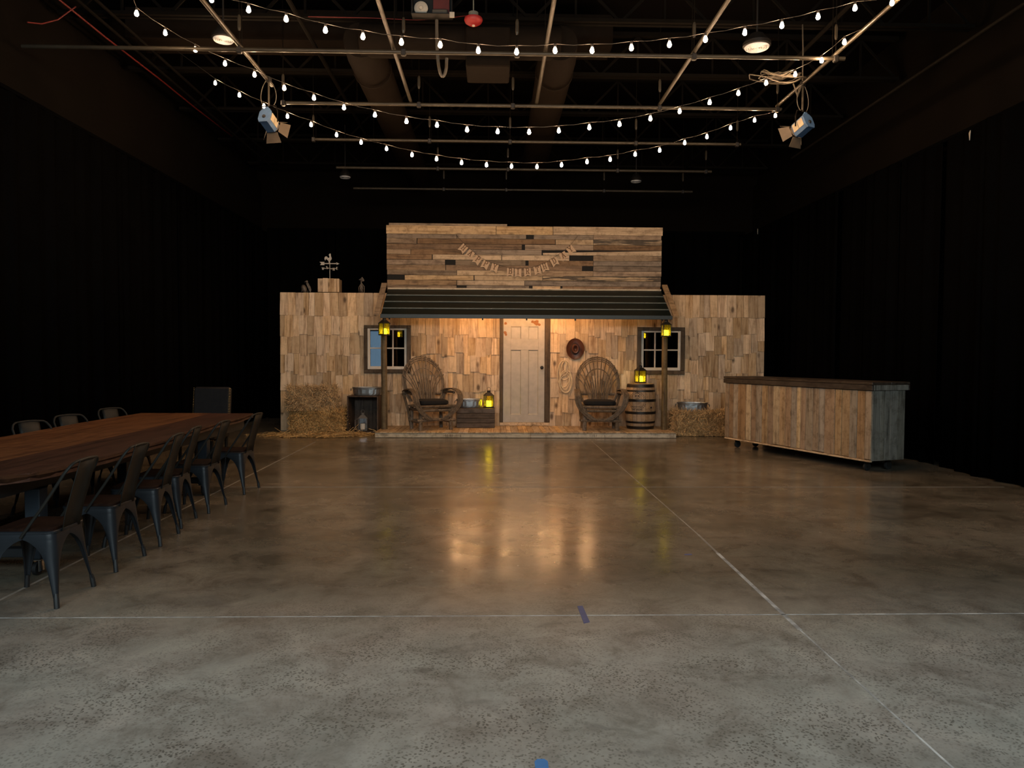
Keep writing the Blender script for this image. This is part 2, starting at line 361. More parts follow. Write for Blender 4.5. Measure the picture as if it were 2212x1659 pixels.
# ------------------------------------------------------------------ mesh helpers
class MB:
    def __init__(s):
        s.v, s.f = [], []
    def add(s, vs, fs, mtx=None):
        n = len(s.v)
        s.v += [tuple(mtx @ Vector(p)) if mtx is not None else tuple(p) for p in vs]
        s.f += [tuple(i + n for i in q) for q in fs]
        return s
    def box(s, x0, x1, y0, y1, z0, z1, mtx=None, c=0.0):
        if c <= 0:
            vs = [(x, y, z) for z in (z0, z1) for y in (y0, y1) for x in (x0, x1)]
            return s.add(vs, [(0, 2, 3, 1), (4, 5, 7, 6), (0, 1, 5, 4), (2, 6, 7, 3), (0, 4, 6, 2), (1, 3, 7, 5)], mtx)
        c = min(c, (x1 - x0) * 0.45, (y1 - y0) * 0.45, (z1 - z0) * 0.45)
        prof = [(x0 + c, y0), (x1 - c, y0), (x1, y0 + c), (x1, y1 - c), (x1 - c, y1), (x0 + c, y1), (x0, y1 - c), (x0, y0 + c)]
        cx, cy = (x0 + x1) / 2, (y0 + y1) / 2
        sx, sy = (x1 - x0 - 2 * c) / (x1 - x0), (y1 - y0 - 2 * c) / (y1 - y0)
        vs = []
        for z, k in ((z0, 1), (z0 + c, 0), (z1 - c, 0), (z1, 1)):
            for x, y in prof:
                vs.append((cx + (x - cx) * (sx if k else 1), cy + (y - cy) * (sy if k else 1), z))
        fs = [tuple(range(7, -1, -1)), tuple(range(24, 32))]
        for a in range(3):
            for i in range(8):
                j = (i + 1) % 8
                fs.append((a * 8 + i, a * 8 + j, a * 8 + 8 + j, a * 8 + 8 + i))
        return s.add(vs, fs, mtx)
    def tube(s, pts, r, n=6, cap=True, mtx=None):
        pts = [Vector(p) for p in pts]
        rs = r if isinstance(r, (list, tuple)) else [r] * len(pts)
        vs, fs, up = [], [], None
        for i, p in enumerate(pts):
            d = (pts[min(i + 1, len(pts) - 1)] - pts[max(i - 1, 0)])
            d = d.normalized() if d.length > 1e-9 else Vector((0, 0, 1))
            if up is None:
                up = Vector((0, 0, 1)) if abs(d.z) < 0.9 else Vector((0, 1, 0))
            a = d.cross(up)
            a = a.normalized() if a.length > 1e-6 else d.orthogonal().normalized()
            b = a.cross(d).normalized()
            up = b
            for k in range(n):
                t = 2 * PI * k / n
                vs.append(p + (a * math.cos(t) + b * math.sin(t)) * rs[i])
        for i in range(len(pts) - 1):
            for k in range(n):
                j = (k + 1) % n
                fs.append((i * n + k, i * n + j, (i + 1) * n + j, (i + 1) * n + k))
        if cap:
            fs.append(tuple(range(n - 1, -1, -1)))
            fs.append(tuple(range((len(pts) - 1) * n, len(pts) * n)))
        return s.add(vs, fs, mtx)
    def lathe(s, prof, n=20, mtx=None, sx=1.0, sy=1.0, cap=True):
        vs, fs = [], []
        for r, z in prof:
            for k in range(n):
                t = 2 * PI * k / n
                vs.append((r * math.cos(t) * sx, r * math.sin(t) * sy, z))
        for i in range(len(prof) - 1):
            for k in range(n):
                j = (k + 1) % n
                fs.append((i * n + k, i * n + j, (i + 1) * n + j, (i + 1) * n + k))
        if cap:
            fs.append(tuple(range(n - 1, -1, -1)))
            fs.append(tuple(range((len(prof) - 1) * n, len(prof) * n)))
        return s.add(vs, fs, mtx)
    def prism(s, poly, y0, y1, mtx=None):
        """polygon in x,z extruded from y0 to y1"""
        n = len(poly)
        vs = [(x, y0, z) for x, z in poly] + [(x, y1, z) for x, z in poly]
        fs = [tuple(range(n)), tuple(range(2 * n - 1, n - 1, -1))]
        for i in range(n):
            j = (i + 1) % n
            fs.append((i, i + n, j + n, j))
        return s.add(vs, fs, mtx)
    def ball(s, c, rx, ry, rz, n=10, m=6, mtx=None):
        prof = [(max(0.02, math.sin(PI * i / m)), -math.cos(PI * i / m)) for i in range(m + 1)]
        M = Matrix.Translation(c) @ Matrix.Diagonal((rx, ry, rz, 1))
        if mtx is not None:
            M = mtx @ M
        return s.lathe(prof, n, M)
    def mesh(s, name, mat, smooth=False):
        me = bpy.data.meshes.new(name)
        me.from_pydata(s.v, [], s.f)
        me.materials.append(MAT[mat] if isinstance(mat, str) else mat)
        if smooth:
            me.polygons.foreach_set('use_smooth', [True] * len(me.polygons))
            try:
                me.set_sharp_from_angle(angle=math.radians(40))
            except Exception:
                pass
        me.update()
        return me
    def build(s, name, mat, parent=None, smooth=False, label=None):
        o = bpy.data.objects.new(name, s.mesh(name, mat, smooth))
        COL.objects.link(o)
        if parent is not None:
            o.parent = parent
        if label:
            o['label'] = label
        return o

def tag(o, label, cat, group=None, kind=None):
    o['label'] = label
    o['category'] = cat
    if group:
        o['group'] = group
    if kind:
        o['kind'] = kind
    return o

def thing(name, label, cat, loc=(0, 0, 0), rz=0.0, group=None):
    o = bpy.data.objects.new(name, None)
    o.empty_display_size = 0.1
    COL.objects.link(o)
    o.location = loc
    o.rotation_euler = (0, 0, rz)
    return tag(o, label, cat, group)

def struct(o):
    o['kind'] = 'structure'
    return o

def dup(root, loc, rz, label, group=None):
    r = root.copy()
    COL.objects.link(r)
    r.location = loc
    r.rotation_euler = (0, 0, rz)
    r['label'] = label
    if group:
        r['group'] = group
    def rec(src, dst):
        for ch in src.children:
            c = ch.copy()
            COL.objects.link(c)
            c.parent = dst
            rec(ch, c)
    rec(root, r)
    return r

def TR(x=0, y=0, z=0, rx=0, ry=0, rz=0):
    return Matrix.Translation((x, y, z)) @ Matrix.Rotation(rz, 4, 'Z') @ Matrix.Rotation(ry, 4, 'Y') @ Matrix.Rotation(rx, 4, 'X')

def arc(cx, cz, rx, rz, a0, a1, n, y=0.0):
    return [(cx + rx * math.cos(a0 + (a1 - a0) * i / n), y, cz + rz * math.sin(a0 + (a1 - a0) * i / n)) for i in range(n + 1)]

def bez(p0, p1, p2, p3, n=10):
    p0, p1, p2, p3 = map(Vector, (p0, p1, p2, p3))
    return [p0 * (1 - t) ** 3 + p1 * 3 * t * (1 - t) ** 2 + p2 * 3 * t * t * (1 - t) + p3 * t ** 3 for t in [i / n for i in range(n + 1)]]

# ------------------------------------------------------------------ the room
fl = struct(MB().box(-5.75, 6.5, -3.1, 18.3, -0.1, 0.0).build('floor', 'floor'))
def joint(pts, wd, mat):
    mb = MB()
    for (x0, y0), (x1, y1) in zip(pts[:-1], pts[1:]):
        d = Vector((x1 - x0, y1 - y0, 0)).normalized()
        nrm = Vector((-d.y, d.x, 0)) * wd / 2
        a, b = Vector((x0, y0, 0.0012)), Vector((x1, y1, 0.0012))
        mb.add([a - nrm, b - nrm, b + nrm, a + nrm, a - nrm - Vector((0, 0, .003)), b - nrm - Vector((0, 0, .003)), b + nrm - Vector((0, 0, .003)), a + nrm - Vector((0, 0, .003))],
               [(0, 1, 2, 3), (0, 4, 5, 1), (1, 5, 6, 2), (2, 6, 7, 3), (3, 7, 4, 0)])
    return mb.build('floor_joint', mat, fl)
joint([(-5.4, 4.243), (6.2, 4.243)], 0.009, 'chalk')
joint([(1.67, -1.0), (1.70, 4.0)], 0.010, 'chalk')
joint([(1.70, 4.0), (1.73, 5.6)], 0.026, 'chalk')
joint([(1.73, 5.6), (1.745, 6.2)], 0.018, 'jointdim')
joint([(1.745, 6.2), (1.77, 13.6)], 0.012, 'jointdim')
joint([(-3.0, 2.0), (-3.02, 7.0), (-3.1, 13.0)], 0.02, 'jointdim')
joint([(-3.0, 8.49), (6.0, 8.49)], 0.010, 'jointdim')

struct(MB().box(-5.75, 6.5, -3.1, 18.3, 6.65, 6.8).build('ceiling', 'ceil'))
struct(MB().box(-5.9, -5.75, -3.1, 18.4, 0, 6.65).build('wall_left', 'wallm'))
struct(MB().box(6.5, 6.65, -3.1, 18.4, 0, 6.65).build('wall_right', 'wallm'))
struct(MB().box(-5.75, 6.5, 18.3, 18.45, 0, 6.65).build('wall_back', 'wallm'))
wr = MB()
wr.box(-5.75, -5.5, -3.1, -3.0, 0, 6.65).box(-4.85, 6.5, -3.1, -3.0, 0, 3.05).box(-5.5, -4.85, -3.1, -3.0, 2.65, 6.65)
wr.box(-4.85, 6.5, -3.1, -3.0, 4.85, 6.65).box(-4.85, -4.0, -3.1, -3.0, 3.05, 4.85).box(4.8, 6.5, -3.1, -3.0, 3.05, 4.85)
struct(wr.build('wall_rear', 'wallm'))
# plaster fascia above the drapes
struct(MB().box(-5.75, -5.62, -3.0, 18.2, 4.56, 5.7).build('trim_1', 'wallm'))
struct(MB().box(6.37, 6.5, -3.0, 18.2, 4.56, 5.7).build('trim_2', 'wallm'))

def drape(p0, p1, nrm, z0, z1, n, amp, label, group):
    """pleated cloth hanging between two floor points, folds pushed along nrm"""
    p0, p1, nrm = Vector((*p0, 0)), Vector((*p1, 0)), Vector((*nrm, 0))
    mb = MB()
    L = (p1 - p0).length
    k = max(8, int(L / 0.045))
    ph = R(0, 6)
    vs, fs = [], []
    for i in range(k + 1):
        t = i / k
        s = L * t
        o = amp * (math.sin(s * 17 + ph) + 0.5 * math.sin(s * 29 + ph * 2) + 0.35 * math.sin(s * 7.1 + ph))
        for z, q in ((z0 + R(-.002, .002), 1.15), ((z0 + z1) / 2, 1.0), (z1, 0.55)):
            vs.append(p0.lerp(p1, t) + nrm * (o * q) + Vector((0, 0, z)))
    for i in range(k):
        for j in range(2):
            fs.append((i * 3 + j, i * 3 + j + 1, i * 3 + j + 4, i * 3 + j + 3))
    mb.add(vs, fs)
    o = mb.build('stage_drape', 'drape', smooth=True)
    tag(o, label, 'drape', group)
    # cloth has a thickness
    so = o.modifiers.new('thick', 'SOLIDIFY'); so.thickness = 0.006
    return o
yy = -2.8
while yy < 17.6:
    drape((-5.52 - 0.015 * (int(yy) // 2 % 2), yy - .04), (-5.52 - 0.015 * (int(yy) // 2 % 2), yy + 2.04), (1, 0), 0.004, 4.5, 0, 0.028, 'black pleated drape along the wall behind the dining table', 'black drapes behind the dining table')
    yy += 2.0
yy = -2.8
k = 0
while yy < 17.6:
    drape((6.16 + 0.06 * (k % 2), yy), (6.24 - 0.05 * (k % 3), yy + 0.99), (-1, 0), 0.004 + 0.012 * (k % 3), 4.5, 0, 0.03, 'black pleated drape along the wall beyond the bar counter', 'black drapes beyond the bar counter')
    yy += 1.0
    k += 1
xx = -5.4
while xx < 6.0:
    drape((xx, 17.95), (xx + 1.6, 17.95), (0, -1), 0.004, 4.5, 0, 0.03, 'black pleated drape hung behind the wooden stage set', 'black drapes behind the set')
    xx += 1.63
# tracks the drapes hang from
def track(pts, label):
    t = MB().tube(pts, 0.03, 8).build('drape_track', 'drape')
    return tag(t, label, 'rail')
track([(-5.54, -2.9, 4.525), (-5.54, 17.9, 4.525)], 'black rail carrying the drapes behind the dining table')
track([(6.26, -2.9, 4.525), (6.26, 17.9, 4.525)], 'black rail carrying the drapes beyond the bar counter')
track([(-5.4, 17.95, 4.525), (6.1, 17.95, 4.525)], 'black rail carrying the drapes behind the wooden set')
# pale clips at the top of the drapes
def clip(x, y, z, label):
    o = MB().prism([(-0.03, 0.05), (0.04, 0.035), (0.0, -0.07)], -0.004, 0.004, TR(x, y, z, rz=1.2)).build('drape_clip', 'cream')
    tag(o, label, 'clip')
clip(6.16, 9.55, 4.4, 'pale triangular clip on the drape above the bar counter')
clip(6.16, 17.25, 4.46, 'tiny pale clip in the far corner high behind the wooden set')

# ------------------------------------------------------------------ ceiling steel
for k, y in enumerate((9.87, 11.71, 13.56, 15.42, 17.25)):
    j = thing('ceiling_joist', ('open web steel joist crossing the ceiling above the alarm horn', 'open web steel joist crossing just past the hung spotlights',
              'third open web ceiling joist, above the porch steps side of the middle bulbs', 'fourth open web ceiling joist, high over the front of the stage set',
              'farthest open web ceiling joist, behind the stage set')[k], 'joist', (0, y, 0))
    struct(j)
    zb, zt = 5.9, 6.5
    for dy in (-0.045, 0.045):
        MB().box(-5.6, 6.35, dy - 0.028, dy + 0.028, zb - 0.022, zb + 0.022).build('chord', 'joist', j)
    MB().box(-5.6, 6.35, -0.05, 0.05, zt, zt + 0.06).build('chord', 'joist', j)
    x = -5.4
    i = 0
    wm = MB().box(-0.018, 0.018, -0.012, 0.012, 0, 0.84).mesh('web', 'joist')
    wv = MB().box(-0.014, 0.014, -0.012, 0.012, 0, 0.6).mesh('web', 'joist')
    while x < 6.0:
        for me, px, ang in ((wm, x, math.radians(44.4)), (wv, x + 0.588, 0), (wm, x + 1.176, -math.radians(44.4))):
            o = bpy.data.objects.new('web', me)
            COL.objects.link(o)
            o.parent = j
            o.location = (px, 0, zb)
            o.rotation_euler = (0, ang, 0)
        x += 1.176

PX = (-2.99, -1.19, 0.61, 2.38, 4.09)
PY = (8.91, 10.73, 12.50, 14.33, 16.07)
PZ = 5.14
lab_y = ('nearest cross pipe of the lighting grid, behind the nearest bulb string', 'second cross pipe of the grid, at the end of the long pipes',
         'third cross pipe of the grid, just above the farthest bulb string', 'fourth cross pipe of the grid, above the porch', 'farthest and dimmest cross pipe of the grid')
for k, y in enumerate(PY):
    x0, x1 = ((-5.5, 4.2), (-2.95, 4.15), (-3.0, 4.15), (-3.0, 4.2), (-3.0, 4.3))[k]
    p = thing('grid_pipe', lab_y[k], 'pipe', (0, y, PZ - 0.05))
    MB().tube([(x0, 0, 0), ((x0 + x1) / 2, 0, 0), (x1, 0, 0)], 0.024, 10).build('pipe_tube', 'pipe', p, True)
    for x in PX:
        if k > 2 and x < -2:
            continue
        x += {-1.19: 0.12, 0.61: -0.34}.get(x, 0.0)
        h = MB().tube([(x, 0, 0.02), (x, 0, 1.555)], 0.006, 5)
        h.build('hanger_rod', 'joist', p)
        MB().lathe([(0.012, 0.1), (0.02, 0.13), (0.02, 0.25), (0.012, 0.28)], 6, TR(x, 0, 0.12)).build('turnbuckle', 'pipe', p)
        MB().box(x - 0.03, x + 0.03, -0.03, 0.03, -0.045, 0.035, c=0.01).build('clamp', 'black', p)
lab_x = ('grid pipe running over the dining table, a spotlight at its end', 'second long grid pipe from the dining table side',
         'middle long grid pipe, over the chalk line', 'second long grid pipe from the bar side', 'long grid pipe on the bar side carrying the cable coil')
for k, x in enumerate(PX):
    p = thing('grid_pipe', lab_x[k], 'pipe', (x, 0, PZ))
    y1 = (10.2, 10.75, 10.75, 10.75, 10.75)[k]
    MB().tube([(0, 2.0, 0), (0, 6.0, 0), (0, y1, 0)], 0.024, 10).build('pipe_tube', 'pipe', p, True)
    for y in (7.2, 9.0):
        MB().tube([(0, y, 0.02), (0, y, 1.505)], 0.006, 5).build('hanger_rod', 'joist', p)
def pipe(pts, r, mat, label, name='ceiling_pipe', cat='pipe'):
    return tag(MB().tube(pts, r, 8).build(name, mat, None, True), label, cat)
pipe([(5.43, 2, 5.14), (5.43, 13.5, 5.14)], 0.02, 'joist', 'dim long pipe near the wall beyond the bar counter')
pipe([(-2.5, 3, 5.82), (-2.5, 17.2, 5.82)], 0.03, 'joist', 'dim sprinkler pipe under the joists on the dining table side')
pipe([(4.35, 3, 5.82), (4.35, 17.2, 5.82)], 0.03, 'joist', 'dim sprinkler pipe under the joists on the bar side')
pipe([(-5.08, 3, 5.82), (-5.08, 17.2, 5.82)], 0.022, 'joist', 'thin dark conduit close to the wall behind the dining table')
pipe([(-4.85, 3, 5.82), (-4.85, 17.2, 5.82)], 0.022, 'joist', 'thin dark conduit, second from the wall behind the dining table')
# ducts
d = thing('air_duct', 'brown round air duct branching into two above the bulb strings', 'duct', (0, 9.83, 5.60))
MB().tube([(-1.73, 0, 0), (0.86, 0, 0)], 0.21, 20).build('cross_duct', 'duct', d, True)
for x in (-1.73, 0.86):
    MB().tube([(x, -0.02, 0.0), (x, 0.4, -0.02), (x, 2.4, -0.02), (x, 7.4, -0.02)], [0.23, 0.26, 0.26, 0.26], 20).build('branch_duct', 'duct', d, True)
    MB().lathe([(0.265, 0), (0.275, 0.01), (0.275, 0.04), (0.265, 0.05)], 20, TR(x, 0.9, -0.02, rx=-PI / 2), cap=False).build('duct_collar', 'duct', d, True)
MB().box(-0.36, 0.20, -0.30, 0.30, -0.42, 0.08, c=0.015).build('duct_box', 'duct', d)
d2 = MB().box(-5.2, 1.7, 10.75, 11.3, 5.98, 6.4).build('flat_duct', 'duct')
tag(d2, 'long flat brown duct lying on top of the joists', 'duct')
# conduit loop
lp = [(-0.72, 9.45, 5.9)] + bez((-0.72, 9.45, 5.6), (-0.72, 9.45, 5.0), (-0.64, 9.45, 4.90), (-0.60, 9.45, 5.12), 14) + [(-0.595, 9.45, 5.24)]
tag(MB().tube(lp, 0.02, 8).build('cable_loop', 'cream_cable', None, True), 'grey conduit hanging in a loop under the alarm control tray', 'conduit')

# high-bay lamps
def bay(loc, r, label):
    t = thing('high_bay_lamp', label, 'lamp', loc)
    MB().lathe([(r * 1.02, 0.0), (r * 1.12, 0.01), (r * 1.12, 0.05), (r * 0.7, 0.12), (r * 0.5, 0.16)], 28, cap=True).build('housing', 'black', t, True)
    mb = MB()
    for q in range(5):
        ro = r * (0.98 - 0.19 * q)
        mb.lathe([(ro - r * 0.13, -0.012), (ro - r * 0.06, -0.022), (ro, -0.012), (ro, 0.004)], 28, cap=False)
    mb.lathe([(0.02, -0.01), (r, -0.004)], 28, cap=False)
    mb.build('lens', 'lens', t, True)
    MB().tube([(0, 0, 0.15), (0, 0, 6.62 - loc[2])], 0.012, 6).build('stem', 'black', t)
bay((-3.41, 9.57, 5.48), 0.125, 'round ceiling lamp with ribbed bluish lens above the dining table')
bay((3.36, 9.55, 5.48), 0.155, 'round ceiling lamp with warm lens beside the coiled cables')
bay((-3.30, 16.7, 5.48), 0.12, 'small far ceiling lamp high behind the weathervane')
bay((3.21, 16.8, 5.48), 0.12, 'small far ceiling lamp above the false front corner nearest the bar')

# fire alarm gear
t = thing('alarm_horn', 'red dome alarm sounder hanging from the nearest joist', 'alarm', (-0.26, 9.38, 5.62))
MB().lathe([(0.02, 0), (0.06, 0.004), (0.10, 0.03), (0.115, 0.06), (0.11, 0.085), (0.06, 0.10)], 24).build('dome', 'red', t, True)
MB().lathe([(0.06, 0.095), (0.06, 0.155), (0.05, 0.16)], 16).build('base', 'greycan', t, True)
MB().lathe([(0.018, -0.012), (0.02, 0.004)], 10).build('lens_tip', 'cream', t, True)
MB().tube([(0, 0, 0.155), (0, 0, 1.03)], 0.008, 6).build('stem', 'greycan', t)
t = thing('alarm_tray', 'clear fronted alarm tray with cream disc and red circuit board', 'alarm', (-0.76, 9.35, 5.80))
MB().box(-0.26, 0.24, -0.07, 0.1, -0.09, -0.08).box(-0.26, 0.24, 0.09, 0.1, -0.08, 0.22).box(-0.26, -0.25, -0.07, 0.1, -0.08, 0.22).box(0.23, 0.24, -0.07, 0.1, -0.08, 0.22).box(-0.26, 0.24, -0.07, 0.1, 0.22, 0.23).build('tray', 'black', t)
MB().lathe([(0.085, 0), (0.085, 0.02), (0.06, 0.03), (0.03, 0.03), (0.02, 0.045)], 20, TR(-0.15, 0.05, 0.02, rx=PI / 2)).build('cream_disc', 'cream', t, True)
MB().box(0.0, 0.20, 0.05, 0.06, -0.06, 0.2).build('circuit_board', 'board', t)
MB().box(-0.01, 0.18, 0.0, 0.05, -0.06, 0.0, c=0.01).build('battery', 'cream_cable', t)
MB().box(0.21, 0.27, -0.09, -0.075, -0.14, -0.075).build('paper_tag', 'cream', t)
MB().box(-0.03, 0.0, 0.05, 0.4, 0.23, 0.26).build('bracket', 'black', t)
def wire(pts, label, mat='redwire', r=0.0055, name='red_wire'):
    return tag(MB().tube(pts, r, 6).build(name, mat, None, True), label, 'wire')
wire([(-2.4, 9.78, 5.872), (-1.6, 9.78, 5.868), (-1.0, 9.78, 5.85), (-0.62, 9.74, 5.86), (-0.45, 9.55, 5.80), (-0.30, 9.42, 5.76)], 'red wire run along the joist to the red alarm sounder')
wire([(-5.36, 2.0, 5.86), (-5.36, 9.0, 5.87), (-5.30, 10.4, 5.83), (-5.28, 12.0, 5.86), (-5.25, 13.3, 5.85), (-5.2, 15, 5.86)], 'long red cable running along the wall above the dining table', r=0.012)
wire([(-5.25, 9.6, 5.87), (-5.42, 9.5, 5.66), (-5.5, 9.3, 5.52), (-5.55, 9.1, 5.45)], 'short drooping red cable near the upper wall corner', r=0.008)
# cable coil on the bar side pipe
mb = MB()
random.seed(6)
for q in range(8):
    cx, cy, rr, ph = 3.70 + R(-.12, .10), 9.60 + R(-.12, .12), R(0.13, 0.25), R(0, 6)
    dr = R(0.02, 0.16)
    mb.tube([(cx + rr * math.cos(a + ph) * R(1.1, 1.3), cy + rr * math.sin(a + ph), 5.13 + 0.012 * q - dr * max(0, -math.sin(a + ph)) ** 1.5 + R(-.01, .01)) for a in [i * 2 * PI / 16 for i in range(17)]], 0.007, 5, cap=False)
mb.tube([(3.98, 9.6, 5.08), (4.0, 9.65, 5.5), (4.05, 9.8, 5.88)], 0.009, 5)
mb.tube([(3.9, 9.7, 5.08), (4.0, 9.8, 4.95), (4.07, 9.85, 5.1)], 0.009, 5)
tag(mb.build('cable_coil', 'cream_cable', None, True), 'loose coil of grey cable draped over the grid near the bar side', 'cable')

# ------------------------------------------------------------------ hung spotlights
def spotlight(loc, rz, label):
    t = thing('stage_spotlight', label, 'spotlight', loc, rz)
    A = TR(0, 0, 0, rx=math.radians(-24)) @ Matrix.Diagonal((0.84, 0.84, 0.84, 1))
    oct_ = [(-0.10, -0.07), (-0.07, -0.13), (0.07, -0.13), (0.10, -0.07), (0.10, 0.07), (0.06, 0.12), (0.03, 0.13), (0.025, 0.155), (-0.025, 0.155), (-0.03, 0.13), (-0.06, 0.12), (-0.10, 0.07)]
    MB().prism(oct_, -0.14, -0.12, A).build('back_plate', 'fixblue', t)
    inner = [(x * 0.93, z * 0.93) for x, z in oct_ if abs(z) < 0.14]
    MB().prism(inner, -0.12, 0.12, A).build('housing', 'fixblue', t)
    for sx in (-1, 1):
        MB().box(sx * 0.094 - 0.006, sx * 0.094 + 0.006, -0.10, -0.01, -0.065, 0.065, A).box(sx * 0.094 - 0.006, sx * 0.094 + 0.006, 0.0, 0.10, -0.065, 0.065, A).build('side_panel', 'fixcream', t)
    MB().lathe([(0.028, 0), (0.03, 0.006), (0.024, 0.02)], 14, A @ TR(0, -0.14, -0.035, rx=PI / 2)).build('focus_knob', 'rubber', t, True)
    MB().lathe([(0.09, 0.0), (0.095, 0.02), (0.085, 0.025)], 20, A @ TR(0, 0.12, 0, rx=-PI / 2)).build('lens', 'lens', t, True)
    MB().tube([(0, 0.12, 0.1), (0, 0.15, 0.1)], 0.1, 16, True, A @ TR(0, 0, -0.1)).build('gel_frame', 'barn', t)
    fl_ = [(-0.09, 0), (0.09, 0), (0.13, 0.16), (-0.13, 0.16)]
    for q, op in ((0, 40), (1, 35), (2, 28), (3, 35)):
        B = A @ TR(0, 0.15, 0) @ Matrix.Rotation(q * PI / 2, 4, 'Y') @ TR(0, 0, 0.1) @ Matrix.Rotation(math.radians(-op - 12), 4, 'X')
        MB().prism(fl_, -0.002, 0.002, B).build('barn_door', 'barn', t)
    # yoke and hanging rod up to the pipe
    top = PZ - loc[2] - 0.02
    yk = [(-0.125, 0, -0.02), (-0.125, 0, 0.12), (-0.10, 0, 0.19), (0, 0, 0.20), (0.10, 0, 0.19), (0.125, 0, 0.12), (0.125, 0, -0.02)]
    MB().tube(yk, 0.009, 6).build('yoke', 'joist', t, True)
    MB().tube([(0, 0, 0.19), (0, 0, top)], 0.013, 8).build('hanging_rod', 'pipe', t)
    MB().box(-0.035, 0.035, -0.03, 0.03, top - 0.02, top + 0.05, c=0.012).build('pipe_clamp', 'black', t)
    MB().tube(bez((0.06, 0, 0.19), (0.14, 0, 0.25), (0.12, 0, top - 0.1), (0.02, 0, top), 10), 0.005, 5).build('safety_cable', 'cream_cable', t, True)
    MB().tube(bez((-0.06, -0.02, 0.19), (-0.16, 0, 0.28), (-0.1, 0, top - 0.05), (-0.02, -0.02, top), 10), 0.006, 5).build('power_cable', 'cable', t, True)
    return t
spotlight((-2.97, 9.98, 4.60), math.radians(-14), 'blue backed theatre spotlight hanging over the dining table side')
spotlight((4.09, 9.85, 4.58), math.radians(26), 'blue backed theatre spotlight hanging on the bar side, barn door swung wide')

# ------------------------------------------------------------------ string lights
def strand(pts, lens, label):
    t = thing('string_lights', label, 'string lights')
    cab = [(x, y, z + 0.068) for x, y, z in pts]
    full = [cab[0]]
    for a, b in zip(cab[:-1], cab[1:]):
        full += [((a[0] + b[0]) / 2, (a[1] + b[1]) / 2, (a[2] + b[2]) / 2 - 0.012), b]
    if lens:
        full = [lens[0]] + full + [lens[1]]
    MB().tube(full, 0.0032, 5).build('cord', 'socket', t)
    bm = MB().lathe([(0.006, 0.042), (0.011, 0.032), (0.017, 0.018), (0.0215, 0.0), (0.0205, -0.01), (0.0135, -0.021), (0.003, -0.025)], 12).mesh('bulb', 'bulb', True)
    sm = MB().lathe([(0.012, 0.036), (0.013, 0.045), (0.012, 0.066), (0.005, 0.072)], 8).mesh('socket', 'socket', True)
    for p in pts:
        o = bpy.data.objects.new('bulb', bm); COL.objects.link(o); o.parent = t; o.location = p
        s = bpy.data.objects.new('socket', sm); COL.objects.link(s); s.parent = o
    return t
A = [(-2.784, 4.999), (-2.423, 4.906), (-2.057, 4.822), (-1.671, 4.72), (-1.302, 4.663), (-0.922, 4.614), (-0.537, 4.593), (-0.159, 4.544), (0.223, 4.536), (0.607, 4.556), (0.978, 4.561), (1.373, 4.594), (1.755, 4.632), (2.118, 4.688), (2.515, 4.762), (2.889, 4.837), (3.255, 4.929), (3.629, 5.021), (4.006, 5.08)]
B = [(3.397, 4.93), (3.049, 4.799), (2.69, 4.681), (2.314, 4.567), (1.949, 4.472), (1.562, 4.398), (1.186, 4.354), (0.806, 4.309), (0.437, 4.288), (0.046, 4.289), (-0.333, 4.307), (-0.705, 4.359), (-1.082, 4.4), (-1.469, 4.474), (-1.849, 4.559), (-2.217, 4.672), (-2.579, 4.786), (-2.94, 4.943)]
Cs = [(-4.006, 5.41), (-3.664, 5.244), (-3.315, 5.09), (-2.979, 4.95), (-2.641, 4.835), (-2.276, 4.694), (-1.923, 4.592), (-1.556, 4.504), (-1.188, 4.421), (-0.832, 4.366), (-0.469, 4.316), (-0.106, 4.287), (0.258, 4.271), (0.63, 4.268), (0.988, 4.299), (1.361, 4.35), (1.7, 4.387), (2.066, 4.465), (2.426, 4.529), (2.793, 4.641), (3.119, 4.732), (3.466, 4.864), (3.819, 4.98), (4.125, 5.05)]
strand([(x, 7.5, z) for x, z in A], [(-3.0, 7.5, 5.14), (4.09, 7.5, 5.16)], 'nearest string of glowing round bulbs, swagged across the hall')
strand([(3.937, 8.368, 5.05), (3.90, 8.862, 5.04), (3.762, 9.3, 5.04)] + [(x, 9.3, z) for x, z in B] + [(-3.304, 9.32, 5.08), (-3.504, 8.915, 5.08), (-3.659, 8.473, 5.08), (-3.754, 8.009, 5.08)],
       [(4.08, 8.2, 5.14), (-3.85, 7.4, 5.9)], 'middle string of glowing round bulbs, both ends running back along the grid')
strand([(x, 10.9, z) for x, z in Cs], [(-4.6, 10.9, 5.9), (4.1, 10.75, 5.14)], 'farthest and lowest string of glowing round bulbs, nearest the stage set')

